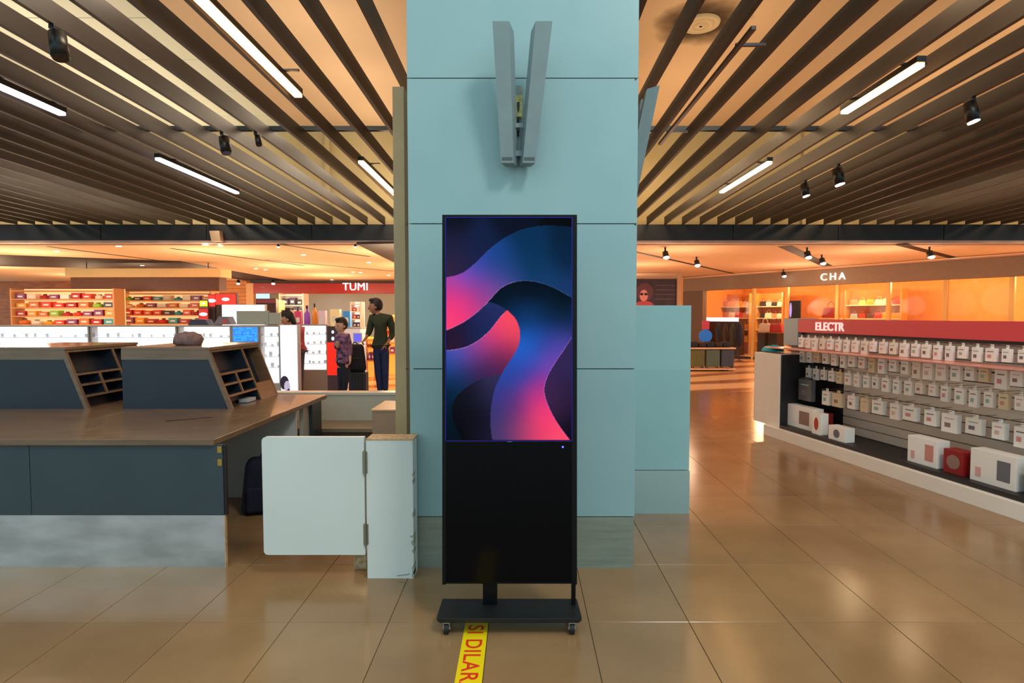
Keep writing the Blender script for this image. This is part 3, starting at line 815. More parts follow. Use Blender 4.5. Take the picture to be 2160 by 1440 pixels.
# dark backpack under the counter
def backpack(label, loc, s=1.0, rz=0.0, colr=(20, 22, 46)):
    t = thing('backpack', label, 'backpack', loc, rz)
    m_ = mat('pack_cloth_%d' % sum(colr), colr, 0.8, noise=0.3, nscale=15)
    bo = MB().box(-0.16 * s, 0.16 * s, -0.09 * s, 0.09 * s, 0, 0.42 * s, bev=0.06 * s, seg=4)
    for v in bo.bm.verts:
        k_ = v.co.z / (0.42 * s); v.co.x *= 1.05 - 0.28 * k_ * k_; v.co.y *= 1.08 - 0.3 * k_
    bo.build('body', m_, t, True)
    po = MB().box(-0.12 * s, 0.12 * s, -0.125 * s, -0.07 * s, 0.03 * s, 0.22 * s, bev=0.025 * s, seg=3); po.build('pocket', m_, t, True)
    for sx in (-1, 1):
        st = MB(); st.cyl((sx * 0.07 * s, 0.08 * s, 0.36 * s), (sx * 0.085 * s, 0.12 * s, 0.24 * s), 0.014 * s, n=8); st.cyl((sx * 0.085 * s, 0.12 * s, 0.24 * s), (sx * 0.09 * s, 0.09 * s, 0.06 * s), 0.012 * s, n=8)
        st.build('strap', m_, t, True)
    ha = MB()
    for i in range(6):
        a, b2 = PI * i / 6, PI * (i + 1) / 6
        ha.cyl((0.035 * s * math.cos(a), 0.02 * s, 0.405 * s + 0.04 * s * math.sin(a)), (0.035 * s * math.cos(b2), 0.02 * s, 0.405 * s + 0.04 * s * math.sin(b2)), 0.008 * s, n=8)
    ha.build('handle', m_, t, True)
    return t
pb = PZ(548, 1083, 0)
backpack('dark navy backpack on the floor under the counter behind the gate', (pb.x + 0.02, pb.y + 0.06, 0.0), 1.0, 0.3)

# low wall, bench shelf and box behind the gate
YW = 5.62
lw = MB().box(-2.6, cxl + 0.02, YW, YW + 0.12, 0, ZY(833, YW)).build('low_wall', mat('cream_low_wall', (206, 196, 178), 0.45, noise=0.03)); tag(lw, 'low cream wall behind the counter in front of the shop', 'low wall'); lw['kind'] = 'structure'
cap = MB().box(-2.6, cxl + 0.02, YW - 0.012, YW + 0.135, ZY(833, YW), ZY(833, YW) + 0.028, bev=0.004).build('capping', mat('pale_capping', (226, 214, 196), 0.3), lw)
sh = thing('low_bench', 'low grey-brown bench shelf against the low cream wall', 'bench', (0, 0, 0))
zb_ = ZY(897, 5.35)
box('seat_board', mat('taupe_board', (150, 130, 104), 0.4), sh, -2.35, -1.36, 5.2, YW - 0.002, zb_ - 0.035, zb_, bev=0.003)
box('apron', mat('taupe_dark', (120, 102, 82), 0.5), sh, -2.3, -1.38, 5.26, 5.28, 0.02, zb_ - 0.035)
for x_ in (-2.3, -1.42): box('leg', MATS['taupe_dark'], sh, x_, x_ + 0.04, 5.3, 5.34, 0, zb_ - 0.035)
bx = thing('cabinet_box', 'pinkish plywood box cabinet against the column beside the low wall', 'cabinet', (0, 0, 0))
YX = 4.85
box('carcass', mat('plywood_pink', (190, 150, 122), 0.5, noise=0.08, nscale=5), bx, XY(785, 890, YX), XY(785, 890, YX) + 0.5, YX, 5.35, 0, ZY(867, YX), bev=0.003)
box('top', mat('plywood_lit_top', (226, 180, 136), 0.4), bx, XY(785, 890, YX) - 0.01, XY(785, 890, YX) + 0.51, YX - 0.01, 5.36, ZY(867, YX), ZY(867, YX) + 0.015, bev=0.002)  # lit look of the top put into a lighter plywood colour

# ------------------------------------------------------------------ shop shells
ZS = 2.97
M_shopceil = mat('warm_shop_ceiling', (246, 214, 176), 0.85)
sc1 = MB().box(-24, 24, YB + 0.22, 34, ZS, ZS + 0.1).build('ceiling', M_shopceil); struct(sc1)
def ceil_poly(name, m, pix, z, th=0.05):
    pts = [PZ(px, py, z) for px, py in pix]
    o = MB().poly(pts, -th, 'z').build(name, m, sc1)
    return o
M_dark = mat('dark_soffit', (44, 32, 34), 0.6)
def slot(p0, p1, wd, z=ZS - 0.004, m=M_dark):
    a, b2 = PZ(*p0, z), PZ(*p1, z); d = (b2 - a).normalized(); n = Vector((-d.y, d.x, 0)) * wd / 2
    MB().poly([a - n, b2 - n, b2 + n, a + n], -0.003, 'z').build('track_slot', m, sc1)
for p0, p1, wd in (((360, 524), (640, 560), 0.10), ((590, 516), (780, 541), 0.10), ((560, 548), (830, 572), 0.1), ((100, 520), (420, 560), 0.1),
                   ((1330, 529), (1548, 577), 0.12), ((1655, 519), (1745, 561), 0.28), ((1900, 516), (2060, 556), 0.2)):
    slot(p0, p1, wd)
so1 = ceil_poly('soffit', M_dark, [(-60, 536), (380, 551), (480, 570), (610, 592), (520, 592), (430, 578), (381, 570), (-60, 560)], ZS - 0.01)
so2 = ceil_poly('soffit', M_dark, [(752, 515), (858, 513), (858, 566), (836, 556)], ZS - 0.01)
n_ = 0
def downlight(px, py, grp, lab, s=1.0):
    p = PZ(px, py, ZS - 0.015)
    t = thing('downlight', lab, 'downlight', (p.x, p.y, ZS - 0.006), group=grp)
    MB().lathe([(0.05 * s, 0), (0.075 * s, -0.003), (0.078 * s, 0.004)], n=20).build('ring', mat('lamp_ring', (230, 220, 205), 0.4), t, True)
    MB().cyl((0, 0, -0.008), (0, 0, 0.0), 0.05 * s, n=20).build('lens', M_lamp, t)
for px, py in ((433, 517), (465, 519), (778, 554), (745, 574), (760, 575), (540, 567), (560, 569), (250, 520), (120, 530), (820, 581), (640, 538), (700, 590), (300, 560)):
    downlight(px, py, 'recessed downlights in the left shop ceiling', 'small round recessed downlight in the peach ceiling of the left shop')
def hang_spot(px, py, lab, grp=None):
    p = PZ(px, py, ZS - 0.2)
    if p.y < 12.1:
        p = PY(px, py, 11.95); t = thing('spotlight', lab, 'spotlight', (p.x, p.y, zb0 - 0.06), group=grp); t.scale = (0.5, 0.5, 0.3)
    else:
        t = thing('spotlight', lab, 'spotlight', (p.x, p.y, ZS - 0.0), group=grp)
    MB().cyl((0, 0, -0.12), (0, 0, -0.004), 0.02, n=10).build('stem', M_black, t)
    MB().cyl((0.0, 0, -0.10), (0.01, -0.04, -0.22), 0.06, 0.07, 16).build('housing', M_black, t, True)
    MB().ball((0.012, -0.05, -0.225), 0.066, 1, 1, 0.6, 14).build('lens', M_lamp, t, True)
for px, py, lb in ((587, 516, 'bright spotlight under the beam above the red fascia, left shop'), (750, 536, 'bright spotlight in the ceiling slot right of centre, left shop'), (577, 597, 'spotlight hanging in front of the left end of the red fascia'),
                   (503, 597, 'spotlight in front of the wood wall left of the red fascia'), (1403, 541, 'nearer spotlight on the diagonal track right of the column'), (1469, 558, 'further spotlight on the diagonal track right of the column'),
                   (1483, 594, 'spotlight hanging at the left end of the taupe shop fascia'), (1652, 581, 'spotlight hanging in front of the middle of the taupe shop fascia'),
                   (1702, 541, 'first spotlight of the pair on the short wide track at right'), (1733, 554, 'second spotlight of the pair on the short wide track at right'), (1960, 540, 'spotlight in the ceiling slot at the far right')):
    hang_spot(px, py, lb)
# hanging green signs (illegible)
for (x0, x1, y0, y1, Y, lb) in ((1500, 1552, 520, 534, 14.0, 'pale green rectangular sign under the ceiling right of the column'), (796, 850, 514, 524, 12.8, 'pale green rectangular sign left of the column')):
    p = PY(x0, y1, Y); q = PY(x1, y0, Y)
    t = thing('hanging_sign', lb, 'sign', (p.x, Y, p.z))
    box('board', mat('pale_green_sign', (176, 190, 140), 0.5, emit=0.15, ecol=(150, 180, 120)), t, 0, q.x - p.x, 0, 0.05, 0, q.z - p.z, bev=0.005)
    for f in (0.15, 0.85): MB().cyl(((q.x - p.x) * f, 0.025, q.z - p.z), ((q.x - p.x) * f, 0.025, ZS - p.z), 0.006, n=6).build('rod', M_black, t)
# tan box speaker hanging on the fascia beam
p = PY(457, 497, YB - 0.06)
t = thing('wall_speaker', 'small tan box speaker on the dark fascia beam at left', 'speaker', (p.x, YB, p.z))
MB().prism([(-0.11, 0.09), (0.10, 0.09), (0.115, -0.12), (-0.07, -0.12)], 'y', -0.14, 0.0, bev=0.008).build('case', mat('tan_case', (214, 180, 146), 0.5), t)
box('bracket', M_black, t, -0.02, 0.02, -0.02, 0.0, 0.09, 0.13)

# ------------------------------------------------------------------ left shop: red fascia shop, shelves, cabinets
YF = 23.5
def PYb(px0, px1, py0, py1, Y):     # box spans at depth Y from pixels
    a = PY(px0, py1, Y); b2 = PY(px1, py0, Y)
    return a.x, b2.x, a.z, b2.z
x0, x1, z0, z1 = PYb(535, 870, 597, 619, YF)
rf = thing('red_fascia', 'dark red shop fascia with white capital letters over the left shop', 'fascia', (x0, YF, z0))
box('panel', mat('dark_red_fascia', (150, 20, 28), 0.3, coat=0.3), rf, 0, x1 - x0, 0, 0.2, 0, z1 - z0, bev=0.01)
box('top_trim', M_dark, rf, -0.1, x1 - x0, -0.05, 0.2, z1 - z0, z1 - z0 + 0.1)
box('end_trim', mat('beige_trim', (206, 160, 116), 0.6), rf, -0.3, 0, -0.02, 0.2, -2.35, z1 - z0)
q = PY(723, 612, YF)
lt = lettering('TUMI', mat('white_sign', (255, 245, 255), 0.5, emit=1.3), rf, Matrix.Translation((q.x - x0, -0.03, q.z - z0)) @ Matrix.Rotation(PI / 2, 4, 'X'), size=0.44, depth=0.02, bold=0.0, spacing=1.05)
# back walls
wb = MB().box(-24, -11.7, YF + 1.0, YF + 1.2, 0, ZS).build('wall_left', mat('orange_wood_wall', (190, 120, 70), 0.5, c2=(150, 86, 50), nscale=2, stretch=(1, 1, 5))); struct(wb)
for i in range(6):
    z_ = 2.0 + i * 0.16
    box('plank', mat('plank_wood', (206, 138, 84), 0.5, noise=0.1), wb, -16.2, -11.75, YF + 0.9, YF + 0.999, z_ + 0.005, z_ + 0.155)
wc = MB().box(-11.7, 4.0, YF + 3.0, YF + 3.2, 0, ZS).build('wall_back', mat('teal_grey_wall', (190, 196, 188), 0.7)); struct(wc)
# white light line inside the shop
x0, x1, z0, z1 = PYb(655, 712, 617, 624, YF + 1.5)
p = thing('light_panel', 'white glowing light line inside the shop under the red fascia', 'ceiling light', (x0, YF + 1.5, z1))
box('diffuser', M_tubec, p, 0, x1 - x0, 0, 0.3, -0.03, 0.0); box('housing', M_white, p, -0.02, x1 - x0 + 0.02, -0.02, 0.32, 0.0, 0.05)
for s in (0.1, 0.9): MB().cyl(((x1 - x0) * s, 0.15, 0.05), ((x1 - x0) * s, 0.15, ZS - z1), 0.006, n=6).build('rod', M_hinge, p)

PROD = [(230, 60, 40), (240, 170, 50), (60, 170, 190), (240, 236, 226), (150, 200, 60), (150, 70, 130), (225, 120, 60), (70, 60, 90), (250, 220, 190), (190, 40, 50)]
PM = [mat('product_%d' % i, c_, 0.4) for i, c_ in enumerate(PROD)]
PNAME = ['red', 'amber', 'turquoise', 'cream', 'lime green', 'plum', 'orange', 'dark violet', 'pale peach', 'crimson']
def product(x, y, z, w_, d_, h_, m, kind, lab, cat, grp):
    if kind == 'bottle':
        t = thing('bottle', lab, cat, (x, y, z), group=grp)
        MB().lathe([(0.0, 0), (w_ / 2, 0.0), (w_ / 2, h_ * 0.6), (w_ * 0.18, h_ * 0.75), (w_ * 0.18, h_ * 0.84)], n=12).build('glass', m, t, True)
        MB().cyl((0, 0, h_ * 0.84), (0, 0, h_), w_ * 0.2, n=10).build('cap', M_black, t)
        return t
    t = thing('product_box', lab, cat, (x, y, z), group=grp)
    box('carton', m, t, -w_ / 2, w_ / 2, -d_ / 2, d_ / 2, 0, h_, bev=0.004)
    box('print', PM[3], t, -w_ * 0.28, w_ * 0.28, -d_ / 2 - 0.002, -d_ / 2, h_ * 0.3, h_ * 0.6)
    return t
# tall product shelving at the far left
def shelving(name, lab, px0, px1, pys, Y, m, backm, n, grp, plab, pal, hfrac=0.75, deep=0.4, bottle=0.2):
    x0 = XY(px0, pys[0], Y); x1 = XY(px1, pys[0], Y)
    zs_ = [PY(px0, p_, Y).z for p_ in pys]
    t = thing(name, lab, 'shelves', (x0, Y, 0)); W_ = x1 - x0
    box('back_panel', backm, t, 0, W_, deep, deep + 0.03, 0, zs_[0] + 0.05)
    for s in (0, W_ - 0.04): box('upright', m, t, s, s + 0.04, 0, deep, 0, zs_[0] + 0.05)
    for z in zs_: box('shelf', m, t, 0.04, W_ - 0.04, 0, deep, z - 0.03, z)
    rr = random.Random(px0 * 3 + px1)
    for zi, z in enumerate(zs_[1:]):
        hh = (zs_[zi] - z - 0.03)
        k_ = n[zi % len(n)]
        for i in range(k_):
            cw = (W_ - 0.1) / k_
            hh_ = hh * rr.uniform(hfrac - 0.2, hfrac + 0.1); pm_ = pal[rr.randrange(len(pal))]; kd = 'bottle' if rr.random() < bottle else 'box'
            cn = PNAME[PM.index(pm_)] if pm_ in PM else 'black'
            product(x0 + 0.05 + cw * (i + 0.5), Y + deep * 0.45, z, cw * 0.78, deep * 0.5, hh_, pm_, kd, '%s %s, %s from the left, %s shelf up, %s' % (cn, 'bottle' if kd == 'bottle' else 'carton', ORD[i], ORD[len(zs_) - 2 - zi], plab), 'product', grp)
    return t
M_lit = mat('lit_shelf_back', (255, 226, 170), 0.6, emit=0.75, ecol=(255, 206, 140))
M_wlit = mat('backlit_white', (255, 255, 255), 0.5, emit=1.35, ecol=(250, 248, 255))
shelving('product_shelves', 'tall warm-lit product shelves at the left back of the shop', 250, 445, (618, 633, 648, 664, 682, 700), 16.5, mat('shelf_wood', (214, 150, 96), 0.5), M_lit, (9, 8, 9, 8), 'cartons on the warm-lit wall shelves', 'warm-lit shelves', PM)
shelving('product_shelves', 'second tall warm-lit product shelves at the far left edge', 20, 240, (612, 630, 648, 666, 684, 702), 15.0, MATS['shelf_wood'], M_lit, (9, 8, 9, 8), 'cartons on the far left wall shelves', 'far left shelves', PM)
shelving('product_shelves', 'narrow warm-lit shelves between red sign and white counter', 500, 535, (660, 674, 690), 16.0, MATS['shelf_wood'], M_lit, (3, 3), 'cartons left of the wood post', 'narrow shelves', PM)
# dark wood canopies above
p0 = PYb(150, 462, 585, 612, 15.8)
t = thing('shop_canopy', 'dark brown wood canopy over the shelves at left', 'canopy', (p0[0], 15.8, p0[2]))
box('board', mat('dark_brown_wood', (96, 56, 38), 0.5, noise=0.1, nscale=3, stretch=(1, 1, 6)), t, 0, p0[1] - p0[0], 0, 0.4, 0, p0[3] - p0[2])
for x_ in (0.3, p0[1] - p0[0] - 0.4): MB().cyl((x_, 0.2, 0.1), (x_, 0.2, ZS - p0[2]), 0.012, n=8).build('hanger_rod', M_black, t)
box('light_soffit', mat('canopy_cream', (232, 196, 140), 0.6), t, 0, p0[1] - p0[0] + 0.15, -0.2, 0.4, p0[3] - p0[2], p0[3] - p0[2] + 0.24, bev=0.02)
# red lit sign
def lit_sign(px0, px1, py0, py1, Y, m, lab, cat='sign', name='lightbox', wave=True):
    x0, x1, z0, z1 = PYb(px0, px1, py0, py1, Y)
    t = thing(name, lab, cat, (x0, Y, 0))
    box('face', m, t, 0, x1 - x0, 0, 0.015, z0, z1); box('case', M_dark, t, -0.02, x1 - x0 + 0.02, 0.015, 0.12, (0.0 if Y > 15.58 else z0 - 0.02), z1 + 0.02)
    if wave:
        W_ = x1 - x0; H_ = z1 - z0
        MB().ball((W_ / 2, -0.005, z0 + H_ * 0.5), H_ * 0.2, 1.9, 0.05, 0.8, 12).build('emblem', M_wlit, t)
    return t
M_redlit = mat('red_backlit', (255, 40, 34), 0.5, emit=1.3, ecol=(255, 36, 30))
lit_sign(455, 497, 620, 642, 15.6, M_redlit, 'bright red lit sign with a white emblem over the shop shelves')
lit_sign(440, 453, 622, 646, 15.6, M_redlit, 'narrow red lit sign left of the larger red sign')
lit_sign(421, 437, 634, 646, 15.55, mat('green_backlit', (180, 220, 40), 0.5, emit=0.9, ecol=(170, 220, 40)), 'small yellow-green lit panel on the left shelves')
lit_sign(420, 438, 651, 674, 15.5, mat('deep_red_card', (190, 40, 44), 0.5, emit=0.3), 'dark red framed card on the left shelves')

# white cabinets row
YA = 9.6
M_cab = mat('cabinet_grey', (178, 168, 160), 0.5)
def showcase(px0, px1, pytop, pyshelves, Y, lab, grp_lab, items=5, base_py=None, depth=0.2):
    x0, x1 = XY(px0, pytop, Y), XY(px1, pytop, Y); W_ = x1 - x0
    zt_ = ZY(pytop, Y)
    t = thing('display_cabinet', lab, 'cabinet', (x0, Y, 0))
    zb_ = ZY(base_py, Y) if base_py else 0.35
    box('plinth', M_cab, t, 0, W_, 0.0, depth, 0, zb_)
    box('light_back', M_wlit, t, 0.02, W_ - 0.02, depth - 0.06, depth - 0.04, zb_, zt_ - 0.02)
    box('back', M_cab, t, 0, W_, depth - 0.04, depth, zb_, zt_)
    box('top', M_cab, t, -0.01, W_ + 0.01, -0.01, depth, zt_ - 0.025, zt_, bev=0.003)
    for s in (0, W_ - 0.025): box('side', M_cab, t, s, s + 0.025, 0, depth - 0.04, zb_, zt_ - 0.025)
    rr = random.Random(px0)
    for i, p_ in enumerate(pyshelves):
        z = ZY(p_, Y)
        box('shelf', mat('glass_shelf', (220, 226, 232), 0.2, emit=0.35), t, 0.025, W_ - 0.025, 0.02, depth - 0.06, z - 0.012, z)
        for k_ in range(items):
            xx = x0 + W_ * (k_ + 0.5 + rr.uniform(-0.2, 0.2)) / items
            s = rr.uniform(0.03, 0.055)
            product(xx, Y + 0.07, z, s, 0.03, s * rr.uniform(0.7, 1.6), mat('pale_carton_%d' % (k_ % 3), [(226, 224, 236), (200, 205, 220), (236, 225, 225)][k_ % 3], 0.5, emit=0.25), 'box', '%s, %s from the left, %s shelf down' % (grp_lab[0], ORD[k_], ORD[i]), 'product', grp_lab[1])
    return t
showcase(375, 487, 686, (711, 735), YA, 'white backlit display cabinet behind the pigeonhole rack', ('tiny item in the white cabinet behind the rack', 'items in the cabinet behind the rack'), 6)
showcase(190, 372, 686, (711, 735), YA, 'white backlit display cabinet far left behind the counter', ('tiny item in the far left white cabinet', 'items in the far left cabinet'), 8)
showcase(-20, 187, 686, (711, 735), YA, 'white backlit display cabinet at the left edge of the view', ('tiny item in the left edge white cabinet', 'items in the left edge cabinet'), 8)
showcase(547, 590, 686, (709, 730, 752, 775), YA, 'narrow white backlit cabinet just right of the blue screen', ('tiny item in the narrow white cabinet', 'items in the narrow cabinet'), 3)
showcase(629, 690, 684, (705, 725, 746, 766), 10.95, 'white backlit shelves over a grey cupboard beside the red stand', ('tiny item, lit shelves by red stand', 'items on the lit shelves by the red stand'), 5, base_py=780)
# blue screen
x0, x1, z0, z1 = PYb(487, 546, 686, 724, YA)
t = thing('blue_monitor', 'blue lit screen between the white cabinets behind the counter', 'screen', (x0, YA, 0))
box('frame', M_cab, t, 0.005, x1 - x0 - 0.005, 0.01, 0.4, 0, z1)
def blue_mat():
    m = mat('blue_picture', (40, 120, 250), 0.4, emit=1.0, ecol=(50, 130, 255)); nt = m.node_tree; b = nt.nodes['Principled BSDF']
    nz = nt.nodes.new('ShaderNodeTexNoise'); nz.inputs['Scale'].default_value = 9
    r = nt.nodes.new('ShaderNodeValToRGB'); r.color_ramp.elements[0].color = rgb(40, 90, 240); r.color_ramp.elements[1].color = rgb(60, 190, 245)
    r.color_ramp.elements[0].position = 0.35; r.color_ramp.elements[1].position = 0.7
    nt.links.new(nz.outputs['Fac'], r.inputs[0]); nt.links.new(r.outputs[0], b.inputs['Emission Color'])
    return m
box('screen', blue_mat(), t, 0.04, x1 - x0 - 0.03, 0.0, 0.01, z0 + 0.03, z1 - 0.035)
# tall white face panel
YN = 9.58
x0, x1, z0, z1 = PYb(592, 627, 686, 830, YN)
t = thing('poster_stand', 'tall glowing white poster stand with a dark-haired face at its foot', 'stand', (x0, YN, 0))
W_ = x1 - x0
box('case', mat('pale_case', (200, 196, 200), 0.5), t, 0, W_, 0.012, 0.14, 0, z1 + 0.01)
box('face', mat('poster_white', (246, 240, 255), 0.5, emit=1.0, ecol=(242, 236, 255)), t, 0.012, W_ - 0.012, 0.0, 0.012, z0 + 0.02, z1)
zz = ZY(806, YN)
MB().prism([(0.07 + 0.075 * math.cos(a) * (1.0), zz - 0.01 + 0.12 * math.sin(a)) for a in [i * PI / 8 for i in range(-3, 12)]], 'y', -0.002, 0.0).build('printed_hair', mat('print_dark', (60, 50, 80), 0.5), t)
MB().prism([(0.115 + 0.052 * math.cos(a), zz - 0.07 + 0.095 * math.sin(a)) for a in [i * PI / 8 for i in range(16)]], 'y', -0.004, -0.002).build('printed_face', mat('print_pale', (214, 204, 236), 0.5, emit=0.4), t)
MB().prism([(0.12, zz - 0.12), (0.15, zz - 0.10), (0.16, zz - 0.13), (0.14, zz - 0.16), (0.11, zz - 0.14)], 'y', -0.006, -0.004).build('printed_mark', MATS['print_dark'], t)
# red stand
x0, x1, z0, z1 = PYb(691, 712, 722, 791, 10.15)
t = thing('red_stand', 'red lit display stand with dark base beside the child', 'stand', (x0, 10.15, 0)); W_ = x1 - x0
box('panel', mat('red_panel', (240, 40, 20), 0.5, emit=0.7, ecol=(255, 36, 16)), t, 0, W_, 0, 0.05, z0, z1); box('base', mat('plum_base', (96, 66, 76), 0.6), t, 0, W_, 0, 0.1, 0, z0)
box('header', mat('header_dark', (76, 60, 70), 0.6), t, 0, W_, 0.01, 0.05, z1, ZY(688, 10.15))
for zz, s in ((ZY(700, 10.15), 0.022), (ZY(714, 10.15), 0.026)): MB().ball((W_ * 0.55, 0.004, zz), s, 1, 0.3, 1.3, 12).build('emblem', M_wlit, t, True)
# white sign and grey panel on the counter tops
x0, x1, z0, z1 = PYb(469, 557, 643, 686, 10.3)
t = thing('white_lightbox', 'large glowing white sign above the cabinets', 'sign', (x0, 10.3, 0)); box('face', M_wlit, t, 0, x1 - x0, 0, 0.02, z0, z1); box('case', M_cab, t, 0, x1 - x0, 0.02, 0.12, 0, z1 + 0.01)
x0, x1, z0, z1 = PYb(499, 566, 656, 685, 9.75)
t = thing('counter_screen', 'grey-beige back of a screen standing on the white cabinets', 'monitor', (x0, 9.75, z0 + 0.005)); W_ = x1 - x0
box('shell', mat('grey_beige', (178, 176, 160), 0.5), t, 0, W_, 0, 0.05, 0.0, z1 - z0, bev=0.01)
for f in (0.12, 0.88): MB().cyl((W_ * f, -0.01, 0.04), (W_ * f, 0.0, 0.04), 0.018, n=12).build('foot_knob', M_cab, t)
x0, x1, z0, z1 = PYb(567, 591, 660, 685, 9.75)
t = thing('counter_screen', 'small grey panel standing right of the larger grey screen back', 'monitor', (x0, 9.75, z0 + 0.005)); box('shell', MATS['grey_beige'], t, 0, x1 - x0, 0, 0.05, 0, z1 - z0, bev=0.008)
x0, x1, z0, z1 = PYb(450, 487, 668, 685, 9.72)
t = thing('terminal', 'low grey and red payment terminal on the cabinet top', 'terminal', (x0, 9.72, z0 + 0.004)); W_ = x1 - x0
MB().prism([(0, 0), (W_, 0), (W_ * 0.8, z1 - z0), (W_ * 0.3, z1 - z0)], 'y', 0, 0.2, bev=0.006).build('shell', mat('mauve_grey', (140, 120, 130), 0.5), t)
box('pad', mat('coral', (210, 90, 84), 0.5), t, W_ * 0.5, W_ * 0.78, -0.004, 0.0, 0.02, 0.09)
x0, x1, z0, z1 = PYb(396, 440, 674, 686, 9.72)
t = thing('keyboard_tray', 'low dark navy tray on the cabinet top at left', 'tray', (x0, 9.72, z0 + 0.004)); MB().prism([(0, 0), (x1 - x0, 0), (x1 - x0 - 0.06, z1 - z0), (0.05, z1 - z0)], 'y', 0, 0.2, bev=0.005).build('shell', mat('tray_navy', (60, 60, 84), 0.5), t)

# back counter with perfumes between cabinets and red-fascia shop
YQ = 13.0
x0, x1, z0, z1 = PYb(590, 760, 690, 830, YQ)
t = thing('perfume_counter', 'white back counter carrying perfume cartons behind the woman', 'counter', (x0, YQ, 0)); W_ = x1 - x0
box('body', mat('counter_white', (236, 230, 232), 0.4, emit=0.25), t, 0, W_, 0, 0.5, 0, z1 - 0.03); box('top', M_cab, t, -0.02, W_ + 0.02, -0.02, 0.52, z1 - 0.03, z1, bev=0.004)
zq = z1
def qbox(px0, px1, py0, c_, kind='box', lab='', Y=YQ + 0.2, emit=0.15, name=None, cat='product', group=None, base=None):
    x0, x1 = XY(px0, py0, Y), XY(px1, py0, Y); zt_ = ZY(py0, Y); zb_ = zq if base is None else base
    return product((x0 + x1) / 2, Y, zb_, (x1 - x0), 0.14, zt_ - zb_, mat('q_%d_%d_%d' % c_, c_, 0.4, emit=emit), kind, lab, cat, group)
qbox(641, 654, 644, (150, 80, 190), 'bottle', 'tall purple and white perfume display on the back counter')
qbox(658, 670, 640, (232, 140, 50), 'bottle', 'tall orange perfume display beside the purple one')
qbox(592, 606, 658, (230, 140, 150), 'box', 'pink carton on the back counter behind the woman')
qbox(608, 622, 654, (240, 210, 170), 'box', 'cream carton on the back counter behind the woman')
qbox(624, 637, 656, (214, 60, 110), 'box', 'magenta carton on the back counter left of the purple display')
qbox(674, 688, 655, (226, 200, 214), 'box', 'pale pink carton right of the orange display')
qbox(698, 718, 652, (250, 226, 170), 'box', 'cream lit carton on the back counter above the child')
qbox(725, 740, 656, (70, 150, 220), 'box', 'light blue carton on the back counter right of the cream one')
# tall shelf unit behind people, luggage shelf
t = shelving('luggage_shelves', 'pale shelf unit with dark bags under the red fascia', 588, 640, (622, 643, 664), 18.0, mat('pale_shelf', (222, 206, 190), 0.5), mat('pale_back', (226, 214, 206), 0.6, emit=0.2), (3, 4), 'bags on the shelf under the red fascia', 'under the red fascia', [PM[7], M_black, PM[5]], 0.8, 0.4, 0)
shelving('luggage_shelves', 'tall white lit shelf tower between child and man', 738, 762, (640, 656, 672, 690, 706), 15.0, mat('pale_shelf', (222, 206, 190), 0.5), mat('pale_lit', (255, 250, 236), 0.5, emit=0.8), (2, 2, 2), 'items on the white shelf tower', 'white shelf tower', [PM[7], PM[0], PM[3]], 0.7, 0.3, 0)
x0, x1, z0, z1 = PYb(745, 763, 702, 722, 12.2)
t = thing('info_screen', 'small violet-blue lit screen on a stand between child and man', 'screen', (x0, 12.2, 0)); box('screen', mat('violet_lit', (90, 90, 230), 0.4, emit=1.0), t, 0.02, x1 - x0 - 0.02, -0.004, 0, z0 + 0.02, z1 - 0.02)
box('frame', M_white, t, 0, x1 - x0, 0, 0.04, z0, z1); box('post', M_white, t, (x1 - x0) / 2 - 0.02, (x1 - x0) / 2 + 0.02, 0.0, 0.04, 0, z0)
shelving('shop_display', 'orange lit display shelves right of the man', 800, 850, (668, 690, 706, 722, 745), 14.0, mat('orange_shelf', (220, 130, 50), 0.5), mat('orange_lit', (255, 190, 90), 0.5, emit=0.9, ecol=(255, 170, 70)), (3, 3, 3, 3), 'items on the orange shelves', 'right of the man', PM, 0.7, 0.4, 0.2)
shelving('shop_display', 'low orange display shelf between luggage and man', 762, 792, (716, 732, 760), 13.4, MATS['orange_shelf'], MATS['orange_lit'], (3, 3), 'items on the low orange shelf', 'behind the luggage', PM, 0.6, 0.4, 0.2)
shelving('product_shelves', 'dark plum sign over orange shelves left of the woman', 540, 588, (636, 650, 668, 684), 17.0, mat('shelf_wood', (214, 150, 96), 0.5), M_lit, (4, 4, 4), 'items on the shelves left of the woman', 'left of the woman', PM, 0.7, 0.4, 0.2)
lit_sign(541, 580, 631, 639, 16.75, mat('plum_sign', (110, 50, 70), 0.5, emit=0.15), 'narrow plum coloured sign above the shelves left of the woman', wave=False)

# ------------------------------------------------------------------ people
M_skin = mat('skin_brown', (176, 122, 92), 0.6); M_skin2 = mat('skin_light', (214, 166, 140), 0.6); M_hair = mat('dark_hair', (26, 20, 22), 0.6, noise=0.4, nscale=60)
def skinmesh(name, nodes, edges, root, m, parent, lev=2):
    keys = list(nodes); idx = {k: i for i, k in enumerate(keys)}
    me = bpy.data.meshes.new(name); me.from_pydata([nodes[k][:3] for k in keys], [(idx[a], idx[b]) for a, b in edges], [])
    o = bpy.data.objects.new(name, me); col.objects.link(o); o.parent = parent
    md = o.modifiers.new('skin', 'SKIN'); md.use_smooth_shade = True
    for i, k in enumerate(keys):
        r = nodes[k][3]; r2 = nodes[k][4] if len(nodes[k]) > 4 else r
        sv = me.skin_vertices[0].data[i]; sv.radius = (r, r2); sv.use_root = (k == root)
    sb = o.modifiers.new('sub', 'SUBSURF'); sb.levels = lev; sb.render_levels = lev
    dg = bpy.context.evaluated_depsgraph_get(); bpy.context.view_layer.update()
    m2 = bpy.data.meshes.new_from_object(o.evaluated_get(dg)); m2.materials.clear(); m2.materials.append(m)
    o.modifiers.clear(); o.data = m2
    for p in m2.polygons: p.use_smooth = True
    return o
